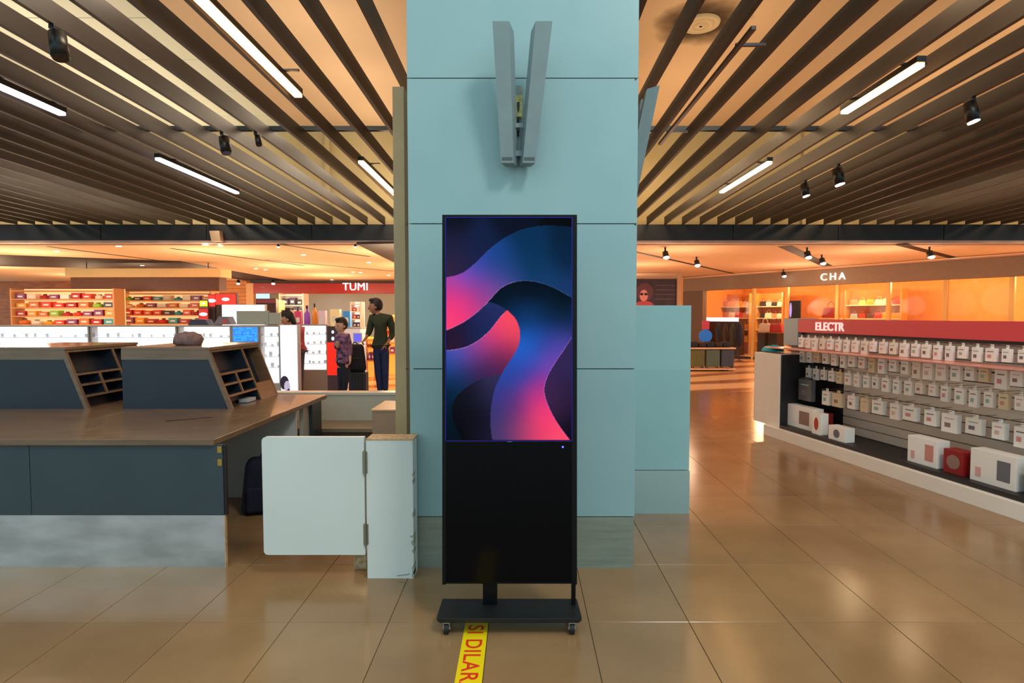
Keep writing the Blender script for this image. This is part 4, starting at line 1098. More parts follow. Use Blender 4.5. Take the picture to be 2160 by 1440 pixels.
def add_hand(N, E, w, base, dirv, up, s=1.0, curl=0.4, pre='h'):
    """palm and five fingers; base wrist point, dirv along the hand, up = back of hand normal"""
    d = Vector(dirv).normalized(); u = Vector(up).normalized(); side = d.cross(u).normalized()
    b = Vector(base); palm = b + d * 0.045 * s
    N[pre + 'palm'] = (*palm, 0.030 * s, 0.016 * s); E.append((w, pre + 'palm'))
    for i, (o_, ln) in enumerate(((-0.028, 0.060), (-0.010, 0.070), (0.010, 0.066), (0.027, 0.052))):
        k0 = palm + d * 0.038 * s + side * o_ * s; k1 = k0 + (d * math.cos(curl) - u * math.sin(curl)) * ln * 0.5 * s
        k2 = k1 + (d * math.cos(curl * 2) - u * math.sin(curl * 2)) * ln * 0.5 * s
        N['%sf%d0' % (pre, i)] = (*k0, 0.009 * s); N['%sf%d1' % (pre, i)] = (*k1, 0.0085 * s); N['%sf%d2' % (pre, i)] = (*k2, 0.007 * s)
        E += [(pre + 'palm', '%sf%d0' % (pre, i)), ('%sf%d0' % (pre, i), '%sf%d1' % (pre, i)), ('%sf%d1' % (pre, i), '%sf%d2' % (pre, i))]
    t0 = palm - side * 0.034 * s - d * 0.012 * s; t1 = t0 + (d * 0.7 - side * 0.6 - u * 0.3).normalized() * 0.035 * s
    N[pre + 't0'] = (*t0, 0.011 * s); N[pre + 't1'] = (*t1, 0.009 * s); E += [(pre + 'palm', pre + 't0'), (pre + 't0', pre + 't1')]
def head(parent, c, s, yaw, pitch, skin, hair_len=0.0, bun=False):
    """head with nose, eyes, ears; yaw 0 looks toward the viewer (-y), +90deg looks to -x"""
    Mx = Matrix.Translation(Vector(c)) @ Matrix.Rotation(-yaw, 4, 'Z') @ Matrix.Rotation(pitch, 4, 'X') @ Matrix.Scale(s, 4)
    h = MB(); h.ball((0, 0, 0), 0.1, 0.76, 0.95, 1.18, 24)
    for v in h.bm.verts:      # jaw
        if v.co.z < -0.02:
            k_ = (-v.co.z - 0.02) / 0.1; v.co.x *= 1 - 0.35 * k_; v.co.y = v.co.y * (1 - 0.15 * k_) - 0.012 * k_
    h.ball((0, -0.098, -0.018), 0.017, 0.8, 1.1, 1.5, 10); h.ball((0, -0.086, -0.062), 0.016, 1.5, 0.7, 0.45, 10)
    for sx in (-1, 1): h.ball((sx * 0.078, 0.005, -0.005), 0.02, 0.35, 0.8, 1.4, 10)
    for v in h.bm.verts: v.co = Mx @ v.co
    o = h.build('head', skin, parent, True)
    e_ = MB()
    for sx in (-1, 1): e_.ball((sx * 0.03, -0.086, 0.006), 0.011, 1.2, 0.6, 0.7, 8); e_.ball((sx * 0.03, -0.09, 0.026), 0.014, 1.4, 0.4, 0.25, 8)
    for v in e_.bm.verts: v.co = Mx @ v.co
    e_.build('eyes', M_hair, o, True)
    hr = MB(); hr.ball((0, 0.015, 0.028), 0.108, 0.80, 0.96, 1.08, 24)
    dl = []
    for v in hr.bm.verts:
        if (v.co.z < 0.045 and v.co.y < -0.035) or v.co.z < -0.06: dl.append(v)
    bmesh.ops.delete(hr.bm, geom=dl, context='VERTS')
    hr.ball((0, -0.045, 0.108), 0.05, 1.1, 1.0, 0.6, 12)
    if hair_len:
        hr.ball((0, 0.07, -0.06), 0.08, 1.0, 0.6, 1.0 + hair_len, 14)
    if bun:
        for i in range(9):
            a = i * 0.7; hr.cyl((0.02 * math.cos(a), 0.03 + 0.03 * math.sin(a), 0.10), (0.06 * math.cos(a), 0.03 + 0.07 * math.sin(a), 0.16), 0.018, 0.004, 8)
    for v in hr.bm.verts: v.co = Mx @ v.co
    hr.build('hair', M_hair, parent, True)
    return o
def shoes(parent, pts, m, rot=0.0, s=1.0):
    for p in pts:
        sh_ = MB().box(-0.045 * s, 0.045 * s, -0.17 * s, 0.09 * s, 0, 0.075 * s, bev=0.03 * s, seg=3)
        for v in sh_.bm.verts:
            if v.co.y < -0.05 * s and v.co.z > 0.03 * s: v.co.z *= 0.7
            v.co = Matrix.Rotation(rot, 4, 'Z') @ v.co + Vector((p[0], p[1], 0))
        sh_.build('shoe', m, parent, True)

def pix(base, px, py, dy=0.0):       # local coordinates of a pixel at the person's depth
    q = PY(px, py, base.y + dy); return (q.x - base.x, dy, q.z)
# man
B = Vector((PY(805, 830, 10.4).x, 10.4, 0))
man = thing('person', 'man in dark green sweater and blue jeans standing beside black luggage', 'person', B)
N = {}; E = []
def J(k_, px, z, y, r, r2=None):
    x_ = XY(px, 720, B.y + y) - B.x; N[k_] = (x_, y, z, r, r2 if r2 else r)
J('pel', 803, 0.96, 0, 0.138, 0.10); J('wai', 803, 1.08, 0, 0.148, 0.10); J('che', 804, 1.32, 0, 0.172, 0.115); J('shc', 803, 1.46, 0, 0.10, 0.08); J('nek', 797, 1.53, 0, 0.055); J('hd', 794, 1.62, 0, 0.055)
J('s1', 786, 1.45, 0, 0.074); J('e1', 779, 1.20, -0.03, 0.052); J('w1', 771, 1.08, -0.16, 0.03)
J('s2', 822, 1.45, 0, 0.074); J('e2', 830, 1.17, 0.06, 0.054); J('w2', 815, 0.97, -0.10, 0.03)
J('h1', 796, 0.84, 0, 0.082); J('k1', 797, 0.50, -0.02, 0.062); J('a1', 801, 0.09, 0, 0.042)
J('h2', 811, 0.84, 0, 0.082); J('k2', 812, 0.50, -0.02, 0.062); J('a2', 812, 0.09, 0.02, 0.042)
E = [('pel', 'wai'), ('wai', 'che'), ('che', 'shc'), ('shc', 'nek'), ('nek', 'hd'), ('shc', 's1'), ('s1', 'e1'), ('e1', 'w1'), ('shc', 's2'), ('s2', 'e2'), ('e2', 'w2'), ('pel', 'h1'), ('h1', 'k1'), ('k1', 'a1'), ('pel', 'h2'), ('h2', 'k2'), ('k2', 'a2')]
BN = {k_: (v[0], v[1], v[2], v[3] * 0.78, v[4] * 0.78) for k_, v in N.items()}; BE = list(E)
add_hand(BN, BE, 'w1', N['w1'][:3], (-0.5, -0.5, -0.7), (-0.7, -0.3, 0.5), 1.0, 0.7, 'l')
add_hand(BN, BE, 'w2', N['w2'][:3], (-0.7, -0.1, -0.5), (0, -1, 0.2), 1.0, 0.4, 'r')
skinmesh('body', BN, BE, 'pel', M_skin, man)
def sub(N, keys, E, infl, over=None):
    n = {k_: (N[k_][0], N[k_][1], N[k_][2], N[k_][3] + infl, N[k_][4] + infl) for k_ in keys}
    if over: n.update(over)
    return n, [e_ for e_ in E if e_[0] in n and e_[1] in n]
n_, e_ = sub(N, ['pel', 'wai', 'che', 'shc', 's1', 'e1', 's2', 'e2'], E, 0.012)
mid = lambda a, b2, t: tuple(N[a][i] * (1 - t) + N[b2][i] * t for i in range(3))
n_['col'] = (*mid('shc', 'nek', 0.62), 0.075, 0.07); e_ += [('shc', 'col')]; n_['c1'] = (*mid('e1', 'w1', 0.6), 0.042, 0.042); n_['c2'] = (*mid('e2', 'w2', 0.6), 0.042, 0.042); e_ += [('e1', 'c1'), ('e2', 'c2')]
n_['pel'] = (*N['pel'][:3], 0.17, 0.13); n_['hem'] = (0.0, 0, 0.86, 0.172, 0.13); e_ += [('pel', 'hem')]
skinmesh('sweater', n_, e_, 'wai', mat('olive_knit', (52, 62, 44), 0.9, noise=0.15, nscale=30), man)
n_, e_ = sub(N, ['pel', 'h1', 'k1', 'a1', 'h2', 'k2', 'a2'], E, 0.010)
n_['pel'] = (*N['pel'][:3], 0.158, 0.118); n_['top'] = (0.0, 0, 1.07, 0.145, 0.105); e_ += [('pel', 'top')]
skinmesh('jeans', n_, e_, 'pel', mat('dark_denim', (34, 46, 92), 0.85, noise=0.3, nscale=12), man)
shoes(man, [(N['a1'][0], 0), (N['a2'][0], 0.02)], M_black, -0.5)
head(man, (N['hd'][0] - 0.012, 0, 1.655), 1.17, math.radians(75), 0.05, M_skin)

# child
B = Vector((PY(723, 830, 9.75).x, 9.75, 0))
kid = thing('person', 'child with short black hair in a floral navy top and dark trousers', 'person', B)
N = {}
J('pel', 723, 0.74, 0, 0.115, 0.085); J('wai', 723, 0.86, 0, 0.11, 0.08); J('che', 723, 1.04, 0, 0.125, 0.09); J('shc', 722, 1.15, 0, 0.075, 0.06); J('nek', 721, 1.21, 0, 0.042); J('hd', 720, 1.28, 0, 0.045)
J('s1', 712, 1.15, 0, 0.048); J('e1', 709, 0.95, -0.05, 0.036); J('w1', 713, 0.98, -0.22, 0.026)
J('s2', 733, 1.15, 0, 0.048); J('e2', 738, 0.93, 0.03, 0.036); J('w2', 738, 0.76, -0.05, 0.026)
J('h1', 718, 0.62, 0, 0.068); J('k1', 718, 0.40, -0.02, 0.05); J('a1', 717, 0.08, 0.02, 0.036)
J('h2', 727, 0.62, 0, 0.068); J('k2', 728, 0.40, -0.04, 0.05); J('a2', 722, 0.08, 0.0, 0.036)
BN = {k_: (v[0], v[1], v[2], v[3] * 0.78, v[4] * 0.78) for k_, v in N.items()}; BE = list(E)
add_hand(BN, BE, 'w1', N['w1'][:3], (0.1, -0.7, 0.6), (0, -0.6, -0.7), 0.8, 0.5, 'l')
add_hand(BN, BE, 'w2', N['w2'][:3], (0, -0.1, -1), (1, 0, 0), 0.8, 0.4, 'r')
skinmesh('body', BN, BE, 'pel', M_skin2, kid)
n_, e_ = sub(N, ['pel', 'wai', 'che', 'shc', 's1', 'e1', 's2', 'e2'], E, 0.012)
mid = lambda a, b2, t: tuple(N[a][i] * (1 - t) + N[b2][i] * t for i in range(3))
n_['col'] = (*mid('shc', 'nek', 0.62), 0.058, 0.055); n_['pel'] = (*N['pel'][:3], 0.14, 0.108); n_['hem'] = (0.0, 0, 0.66, 0.142, 0.112); e_ += [('shc', 'col'), ('pel', 'hem')]; n_['c1'] = (*mid('e1', 'w1', 0.8), 0.034, 0.034); n_['c2'] = (*mid('e2', 'w2', 0.8), 0.034, 0.034); e_ += [('e1', 'c1'), ('e2', 'c2')]
skinmesh('top', n_, e_, 'wai', mat('floral_navy', (170, 120, 160), 0.9, c2=(24, 30, 56), nscale=13), kid)
n_, e_ = sub(N, ['pel', 'h1', 'k1', 'a1', 'h2', 'k2', 'a2'], E, 0.010)
n_['pel'] = (*N['pel'][:3], 0.128, 0.098); n_['top'] = (0.0, 0, 0.84, 0.115, 0.085); e_ += [('pel', 'top')]
skinmesh('trousers', n_, e_, 'pel', mat('dark_trousers', (30, 32, 50), 0.9, noise=0.2), kid)
shoes(kid, [(N['a1'][0], 0.02), (N['a2'][0], 0)], mat('brown_shoe', (110, 60, 44), 0.6), -0.3, 0.85)
head(kid, (N['hd'][0], 0, 1.32), 1.06, math.radians(35), 0.1, M_skin2)

# woman bending forward behind the white stand
B = Vector((PY(632, 830, 10.3).x, 10.3, 0))
wom = thing('person', 'woman with dark hair in a red top leaning forward behind the white stand', 'person', B)
N = {}
J('pel', 628, 0.92, 0.05, 0.14, 0.11); J('wai', 629, 1.03, 0.02, 0.12, 0.10); J('che', 627, 1.20, -0.05, 0.14, 0.11); J('shc', 621, 1.30, -0.08, 0.09, 0.07); J('nek', 615, 1.35, -0.10, 0.045); J('hd', 610, 1.40, -0.11, 0.045)
J('s1', 611, 1.27, -0.2, 0.05); J('e1', 603, 1.02, -0.2, 0.038); J('w1', 597, 0.92, -0.14, 0.026)
J('s2', 633, 1.27, 0.04, 0.052); J('e2', 636, 1.03, 0.02, 0.040); J('w2', 626, 0.90, -0.2, 0.026)
J('h1', 622, 0.86, 0.02, 0.09); J('k1', 622, 0.48, -0.02, 0.06); J('a1', 622, 0.09, 0.02, 0.04)
J('h2', 632, 0.86, 0.05, 0.09); J('k2', 632, 0.48, 0.0, 0.06); J('a2', 632, 0.09, 0.05, 0.04)
BN = {k_: (v[0], v[1], v[2], v[3] * 0.78, v[4] * 0.78) for k_, v in N.items()}; BE = list(E)
add_hand(BN, BE, 'w1', N['w1'][:3], (-0.6, -0.2, -0.4), (0, 0, 1), 0.9, 0.4, 'l')
add_hand(BN, BE, 'w2', N['w2'][:3], (-0.6, -0.4, -0.4), (0, 0, 1), 0.9, 0.4, 'r')
skinmesh('body', BN, BE, 'pel', M_skin2, wom)
n_, e_ = sub(N, ['pel', 'wai', 'che', 'shc', 's1', 'e1', 's2', 'e2'], E, 0.012)
mid = lambda a, b2, t: tuple(N[a][i] * (1 - t) + N[b2][i] * t for i in range(3))
skinmesh('top', n_, e_, 'wai', mat('dusty_red_top', (196, 96, 108), 0.9, noise=0.1), wom)
n_, e_ = sub(N, ['pel', 'h1', 'k1', 'a1', 'h2', 'k2', 'a2'], E, 0.010)
skinmesh('trousers', n_, e_, 'pel', mat('grey_trousers', (80, 76, 98), 0.9), wom)
shoes(wom, [(N['a1'][0], 0.02), (N['a2'][0], 0.05)], M_black, -0.9)
head(wom, (N['hd'][0] - 0.02, -0.12, 1.435), 1.12, math.radians(70), 0.35, M_skin2, 0.5, True)

# luggage by the people
bs = PY(757, 830, 10.3)
def suitcase(lab, loc, w_, d_, h_, m, grp=None, rz=0.0, handle=True):
    t = thing('suitcase', lab, 'suitcase', loc, rz, grp)
    zb_ = 0.035
    box('shell', m, t, -w_ / 2, w_ / 2, -d_ / 2, d_ / 2, zb_, h_, bev=min(w_, d_) * 0.14)
    r = MB()
    for i in range(4):
        xx = -w_ / 2 + w_ * (i + 0.9) / 4.8; r.box(xx - 0.006, xx + 0.006, -d_ / 2 - 0.004, -d_ / 2 + 0.002, zb_ + 0.05, h_ - 0.05)
    r.build('ribs', m, t)
    for sx in (-1, 1):
        for sy in (-1, 1): MB().cyl((sx * w_ * 0.38 - 0.01, sy * d_ * 0.3, 0.02), (sx * w_ * 0.38 + 0.01, sy * d_ * 0.3, 0.02), 0.02, n=12).build('wheel', M_black, t)
    if handle:
        for sx in (-1, 1): MB().cyl((sx * 0.06, d_ * 0.3, h_ - 0.01), (sx * 0.06, d_ * 0.3, h_ + 0.42), 0.007, n=8).build('handle_rod', M_hinge, t)
        MB().box(-0.07, 0.07, d_ * 0.3 - 0.012, d_ * 0.3 + 0.012, h_ + 0.41, h_ + 0.44, bev=0.006).build('grip', M_black, t)
    return t
suitcase('dark grey ribbed suitcase with raised handle standing beside the man', (bs.x, 10.3, 0), 0.31, 0.24, ZY(783, 10.3), mat('charcoal_shell', (46, 46, 54), 0.45), handle=True)
bb = backpack('bulky black backpack resting on top of the dark suitcase', (bs.x - 0.05, 10.26, ZY(783, 10.3) + 0.002), 1.18, 0.2, (22, 24, 34))

# ------------------------------------------------------------------ right shop: taupe fascia and glazed front
A_ = Vector((6.23, 22.0, 0)); Bv = Vector((9.5, 16.8, 0)); dv = (Bv - A_).normalized()
ang = math.atan2(dv.y, dv.x)
TLn = 15.0
sf2 = thing('shop_front', 'glazed shop front with taupe fascia and white letters on the right', 'shop front', A_, ang)
sf2['kind'] = 'structure'
M_taupe = mat('taupe_fascia', (142, 120, 100), 0.6, noise=0.05)
box('fascia', M_taupe, sf2, 0, TLn, 0, 0.25, 2.42, 2.9, bev=0.01)
box('fascia_light_edge', mat('rose_edge', (216, 168, 140), 0.6), sf2, 0, TLn, -0.02, 0.25, 2.9, 2.94)
box('side_pier', mat('brown_pier', (112, 88, 74), 0.6), sf2, 0, 0.95, 0.0, 0.22, 0, 2.42)
M_glass = mat('shop_glass', (24, 18, 12), 0.02, alpha=0.10, spec=0.5)
def loc_k(px, off=0.0):       # distance along the front for a pixel column
    u = (px - CX) / F
    # (A.x + dv.x k + n.x off) = u*(A.y + dv.y k + n.y off)*(1)   (CS~1)
    nx, ny = -dv.y, dv.x
    return (u * (A_.y + ny * off) - (A_.x + nx * off)) / (dv.x - u * dv.y)
ks = [loc_k(p_) for p_ in (1466, 1586, 1656, 1762, 1870, 1990, 2130)]
M_gold = mat('gold_mullion', (214, 160, 84), 0.35, metal=0.3)
for i, k_ in enumerate(ks):
    box('mullion', M_gold if i % 2 == 0 or i == 1 else M_gold, sf2, k_ - 0.05, k_ + 0.05, 0.03, 0.13, 0.0, 2.42, bev=0.008)
for a, b2 in zip(ks, ks[1:]):
    if a > ks[1] + 0.01 and a < ks[3] - 0.01 and False: continue
    box('glass_pane', M_glass, sf2, a + 0.05, b2 - 0.05, 0.07, 0.08, 0.08, 2.42)
    box('sill', M_dark, sf2, a + 0.05, b2 - 0.05, 0.03, 0.14, 0, 0.08)
q = loc_k(1729)
lt = lettering('CHA', mat('cream_sign', (255, 246, 232), 0.5, emit=1.2), sf2, Matrix.Translation((q, -0.03, 2.56)) @ Matrix.Rotation(PI / 2, 4, 'X'), size=0.30, depth=0.02, bold=0.0, spacing=1.42)
# interior
wi = MB().box(0, TLn, 3.6, 3.7, 0, ZS).build('wall_right', mat('amber_wall', (232, 156, 86), 0.7, noise=0.06)); wi.location = A_; wi.rotation_euler = (0, 0, ang); struct(wi)
we = MB().box(-0.08, 0.0, 0.0, 3.6, 0, ZS).build('wall_right_end', mat('amber_wall', (232, 156, 86), 0.7)); we.location = A_; we.rotation_euler = (0, 0, ang); struct(we)
nv = Vector((-dv.y, dv.x, 0))
def FP(k_, off, z=0.0): return A_ + dv * k_ + nv * off + Vector((0, 0, z))
for k_ in (2.2, 5.2, 8.2, 11.2):
    point_light('shop_interior_lamp', FP(k_, 1.8, 2.45), 120, (1.0, 0.62, 0.30), 0.1)
# interior shelving with bags
BAGC = [(200, 60, 50), (236, 200, 120), (90, 60, 50), (240, 226, 206), (226, 160, 60), (40, 36, 44), (210, 140, 110), (160, 176, 190)]
BM_ = [mat('bag_leather_%d' % i, c_, 0.45) for i, c_ in enumerate(BAGC)]
protos = []
def handbag(m, s, loc, rz, lab, grp):
    t = thing('handbag', lab, 'handbag', loc, rz, grp)
    bo = MB().box(-0.15 * s, 0.15 * s, -0.05 * s, 0.05 * s, 0, 0.2 * s, bev=0.02 * s)
    for v in bo.bm.verts:
        v.co.x *= 1.1 - 0.25 * v.co.z / (0.2 * s)
    bo.build('body', m, t, True)
    h = MB()
    for i in range(8):
        a, b2 = PI * i / 8, PI * (i + 1) / 8
        h.cyl((0.07 * s * math.cos(a), 0, 0.19 * s + 0.12 * s * math.sin(a)), (0.07 * s * math.cos(b2), 0, 0.19 * s + 0.12 * s * math.sin(b2)), 0.008 * s, n=6, cap=False)
    h.build('handle', m, t, True)
    return t
def bag_wall(k0, k1, off, zs_, n, lab, grp, sh_lab):
    t = thing('bag_shelves', sh_lab, 'shelves', FP(k0, off), ang); W_ = k1 - k0
    box('back_panel', M_lit if False else mat('amber_back', (206, 128, 66), 0.6), t, 0, W_, 0.4, 0.43, 0, zs_[-1] + 0.5)
    for s in (0, W_ - 0.04): box('upright', M_gold, t, s, s + 0.04, 0, 0.4, 0, zs_[-1] + 0.5)
    for z in zs_:
        box('shelf', mat('cream_shelf', (250, 220, 170), 0.4), t, 0.04, W_ - 0.04, 0.02, 0.4, z - 0.03, z)
        for i in range(n):
            q_ = FP(k0 + 0.1 + (W_ - 0.2) * (i + 0.5) / n, off + 0.2, z)
            ci = R.randrange(8)
            handbag(BM_[ci], R.uniform(0.95, 1.25) * min(1.0, W_ / n / 0.36), q_, ang, '%s handbag, %s from the left, %s shelf up, %s' % (['red', 'straw', 'brown', 'cream', 'mustard', 'black', 'tan', 'grey-blue'][ci], ORD[i], ORD[zs_.index(z)], lab), grp)
    return t
bag_wall(loc_k(1472, 2.2), loc_k(1580, 2.2), 2.2, (0.5, 0.95, 1.4, 1.85), 7, 'left window', 'handbags in the left window of the right shop', 'amber lit shelves of bags behind the left window')
bag_wall(loc_k(1592, 2.4), loc_k(1650, 2.4), 2.4, (0.5, 0.95, 1.4, 1.85), 4, 'middle window', 'handbags in the middle window of the right shop', 'amber lit shelves of bags behind the middle window')
bag_wall(loc_k(1780, 2.6), loc_k(1900, 2.6), 2.6, (0.5, 0.95, 1.4, 1.85), 6, 'far right window', 'handbags in the far right window', 'amber lit shelves of bags at the far right window')
# window display plinths
for (px, c_, z_, lb) in ((1614, 3, 0.9, 'white'), (1638, 0, 0.9, 'red')):
    k_ = loc_k(px, 0.7); p_ = FP(k_, 0.7)
    t = thing('display_plinth', 'black display plinth in the middle shop window carrying a %s bag' % lb, 'plinth', p_, ang)
    box('body', mat('dark_plinth', (60, 44, 40), 0.4), t, -0.16, 0.16, -0.2, 0.2, 0, z_, bev=0.01); box('top', M_gold, t, -0.17, 0.17, -0.21, 0.21, z_, z_ + 0.02)
    handbag(BM_[c_], 1.5, p_ + Vector((0, 0, z_ + 0.02)), ang, '%s handbag displayed on a plinth in the middle shop window' % lb, None)
# white lit counters in left window
k_ = loc_k(1500, 1.0)
t = thing('lit_counter', 'white glowing light bar behind the left shop window', 'counter', FP(loc_k(1468, 1.2), 1.2), ang)
kk = loc_k(1556, 1.2) - loc_k(1468, 1.2)
box('light_bar', M_wlit, t, 0.1, kk, 0, 0.05, 1.27, 1.42); box('body', mat('dark_plinth', (60, 44, 40), 0.4), t, 0.1, kk, 0.05, 0.4, 0, 1.27)
# dark tall screen
k_ = loc_k(1675, 1.2); p_ = FP(k_, 1.2)
t = thing('window_screen', 'tall black screen with a violet figure in the right shop window', 'screen', p_, ang)
box('frame', M_black, t, -0.22, 0.2, 0, 0.06, 1.35, 2.0, bev=0.01); box('post', M_black, t, -0.03, 0.03, 0.0, 0.05, 0, 1.35); box('foot', M_black, t, -0.2, 0.2, -0.12, 0.15, 0, 0.02)
MB().ball((-0.14, -0.004, 1.68), 0.1, 0.45, 0.02, 2.6, 12).build('picture', mat('violet_glow', (170, 160, 255), 0.4, emit=1.0), t, True)
t = handbag(BM_[0], 1.7, FP(loc_k(1752, 1.4), 1.4, 1.42), ang, 'red handbag shown high in the right shop window', None)
t2 = thing('display_plinth', 'tall cream plinth under the red handbag in the right window', 'plinth', FP(loc_k(1752, 1.4), 1.4), ang); box('body', mat('cream_plinth', (250, 220, 150), 0.5), t2, -0.28, 0.28, -0.2, 0.2, 0, 1.415, bev=0.01)
for (px, c_) in ((1515, (50, 50, 56)), (1530, (70, 54, 46)), (1545, (60, 62, 50)), (1560, (30, 30, 60))):
    k_ = loc_k(px, -1.0); p_ = FP(k_, -1.0)
    t = thing('clothes_stand', {1515: 'charcoal', 1530: 'brown', 1545: 'olive', 1560: 'navy'}[px] + ' garment on a stand in front of the left shop window', 'garment', p_, ang)
    MB().cyl((0, 0, 0), (0, 0, 1.25), 0.015, n=8).build('pole', M_black, t); MB().cyl((0, 0, 0), (0, 0, 0.02), 0.10, n=20).build('foot', M_black, t)
    g_ = MB().ball((0, 0, 0.86), 0.17, 0.58, 0.6, 2.3, 18)
    for v in g_.bm.verts:
        v.co.x += 0.012 * math.sin(v.co.z * 40) ; 
        if v.co.z > 1.1: v.co.x *= 0.8
    g_.build('garment', mat('garment_%d' % px, c_, 0.9, noise=0.2, nscale=10), t, True)
# poster wall, beige pilaster
YPo = 20.0
x0, x1, z0, z1 = PYb(1325, 1428, 588, 700, YPo)
pw2 = thing('poster_wall', 'dark purple poster with a woman in sunglasses above the partition', 'poster', (x0, YPo, 0)); W_ = x1 - x0
box('board', mat('dark_plum_poster', (52, 34, 46), 0.4, noise=0.4, nscale=3), pw2, 0, W_, 0, 0.1, 0.6, z1)
box('footing', M_dark, pw2, 0, W_, 0.0, 0.1, 0, 0.6)
fx, fz = XY(1358, 620, YPo) - x0, ZY(622, YPo)
MB().ball((fx + 0.03, -0.001, fz + 0.1), 0.30, 1.0, 0.01, 1.05, 20).build('printed_hair', mat('poster_hair', (96, 56, 74), 0.5), pw2)
MB().ball((fx, -0.006, fz - 0.02), 0.17, 0.85, 0.02, 1.2, 20).build('printed_face', mat('poster_skin', (226, 150, 150), 0.5), pw2)
MB().ball((fx + 0.02, -0.006, fz - 0.36), 0.22, 1.5, 0.02, 0.7, 20).build('printed_shoulders', mat('poster_pink', (190, 80, 96), 0.5), pw2)
for sx in (-1, 1): MB().ball((fx + sx * 0.075, -0.011, fz + 0.03), 0.065, 1.0, 0.03, 0.7, 14).build('printed_glasses', M_black, pw2)
for i in range(4):
    box('printed_line', mat('poster_line', (120, 84, 84), 0.5), pw2, fx + 0.42, fx + 1.1, -0.003, 0.0, fz - 0.15 + i * 0.16, fz - 0.13 + i * 0.16)
x0, x1, z0, z1 = PYb(1427, 1438, 587, 760, 19.9)
pi_ = MB().box(0, x1 - x0, 0, 0.2, 0, ZS).build('trim_2', mat('beige_pier', (196, 164, 134), 0.6), None, loc=(x0, 19.9, 0)); struct(pi_)

# luggage display island
YI = 15.2
x0, x1 = XY(1440, 780, YI), XY(1552, 780, YI)
isl = thing('luggage_platform', 'low platform carrying three suitcases in front of the shop window', 'platform', (x0, YI, 0)); W_ = x1 - x0
box('deck', mat('cream_deck', (236, 190, 150), 0.4), isl, 0, W_, 0, 0.6, 0.04, 0.08, bev=0.006)
for s in (0.15, 0.85): box('foot', M_black, isl, W_ * s - 0.05, W_ * s + 0.05, 0.1, 0.5, 0, 0.04)
zt_ = ZY(737, YI)
box('upper_deck', MATS['cream_deck'], isl, 0, W_, 0, 0.6, zt_ + 0.01, zt_ + 0.05, bev=0.004)
for s in (0.0, W_ - 0.03): box('upright', M_black, isl, s, s + 0.03, 0.3, 0.34, 0.08, zt_ + 0.01)
for (a, b2, c_, lb) in ((1461, 1488, (104, 100, 40), 'olive green'), (1491, 1520, (92, 104, 84), 'sage green'), (1523, 1550, (70, 72, 84), 'blue-grey')):
    xa, xb = XY(a, 760, YI), XY(b2, 760, YI)
    suitcase('%s suitcase standing on the low luggage platform' % lb, ((xa + xb) / 2, YI + 0.16, 0.082), xb - xa, 0.24, zt_ - 0.09, mat('shell_%d' % a, c_, 0.45), handle=False)
xa, xb = XY(1442, 728, YI), XY(1546, 728, YI)
t = thing('shoe_display', 'row of dark folded goods on top of the luggage platform', 'display', (xa, YI + 0.1, zt_ + 0.05))
for i in range(6):
    w_ = (xb - xa) / 6; MB().box(i * w_ + 0.01, (i + 1) * w_ - 0.01, 0, 0.35, 0, 0.12 + 0.03 * (i % 2), bev=0.03).build('folded_item', mat('dark_goods_%d' % (i % 2), [(50, 34, 34), (34, 34, 40)][i % 2], 0.7), t, True)
p_ = PY(1494, 709, YI + 0.3)
t = thing('round_sign', 'round blue sign with red card above on the luggage platform', 'sign', (p_.x, YI + 0.52, zt_ + 0.05)); zz = p_.z - zt_ - 0.05
MB().cyl((0, 0.0, zz), (0, 0.03, zz), 0.18, n=28).build('disc', mat('blue_disc', (40, 110, 200), 0.4, emit=0.25), t); MB().cyl((0, 0.02, 0), (0, 0.02, zz - 0.1), 0.012, n=8).build('post', M_black, t)
box('card', mat('red_card', (196, 60, 70), 0.5, emit=0.2), t, -0.1, 0.1, 0.0, 0.02, zz + 0.185, zz + 0.42)

# ------------------------------------------------------------------ merchandise gondola on the right
G0 = Vector((3.05, 7.43, 0)); gd = Vector((0.187, -0.982, 0)); ga = math.atan2(gd.y, gd.x); gn = Vector((-gd.y, gd.x, 0))
GL = 4.3
def GP(k_, off, z=0.0): return G0 + gd * k_ + gn * off + Vector((0, 0, z))
go = thing('merchandise_gondola', 'white and black merchandise gondola with red header on the right', 'gondola', G0, ga)
M_gw = mat('gondola_white', (246, 232, 218), 0.45, noise=0.02)
M_gk = mat('gondola_black', (30, 27, 30), 0.5)
box('plinth', M_gw, go, 0.3, GL, -0.05, 0.9, 0.0, 0.125, bev=0.003)
box('end_panel', M_gw, go, 0.0, 0.53, 0.0, 0.5, 0.125, 1.024, bev=0.006)
box('inner_cheek', M_gk, go, 0.532, 0.55, 0.01, 0.5, 0.16, 1.02)
box('deck', M_gk, go, 0.55, GL, 0.0, 0.45, 0.127, 0.165)
box('back_panel', M_gk, go, 0.55, 1.05, 0.45, 0.48, 0.165, 1.02)
M_slatw = mat('slatwall_cream', (214, 198, 182), 0.5)
x_ = 1.05; i = 0
for i in range(9):
    box('slatwall_board', M_slatw, go, 1.052, GL, 0.45, 0.475, 0.17 + i * 0.094, 0.17 + (i + 1) * 0.094 - 0.008)
for i in range(3):
    box('slatwall_board', M_slatw, go, 0.40, GL, 0.45, 0.475, 1.022 + i * 0.085, 1.022 + (i + 1) * 0.085 - 0.006)
box('dark_rail', M_gk, go, 0.36, GL, 0.40, 0.48, 1.262, 1.29)
box('header', mat('red_header', (206, 52, 58), 0.4, emit=0.12), go, 0.39, GL, 0.34, 0.50, 1.29, 1.452, bev=0.004)
box('header_cap', mat('grey_blue_metal', (140, 150, 158), 0.4, metal=0.3), go, 0.11, 0.388, 0.34, 0.60, 1.12, 1.462, bev=0.004)
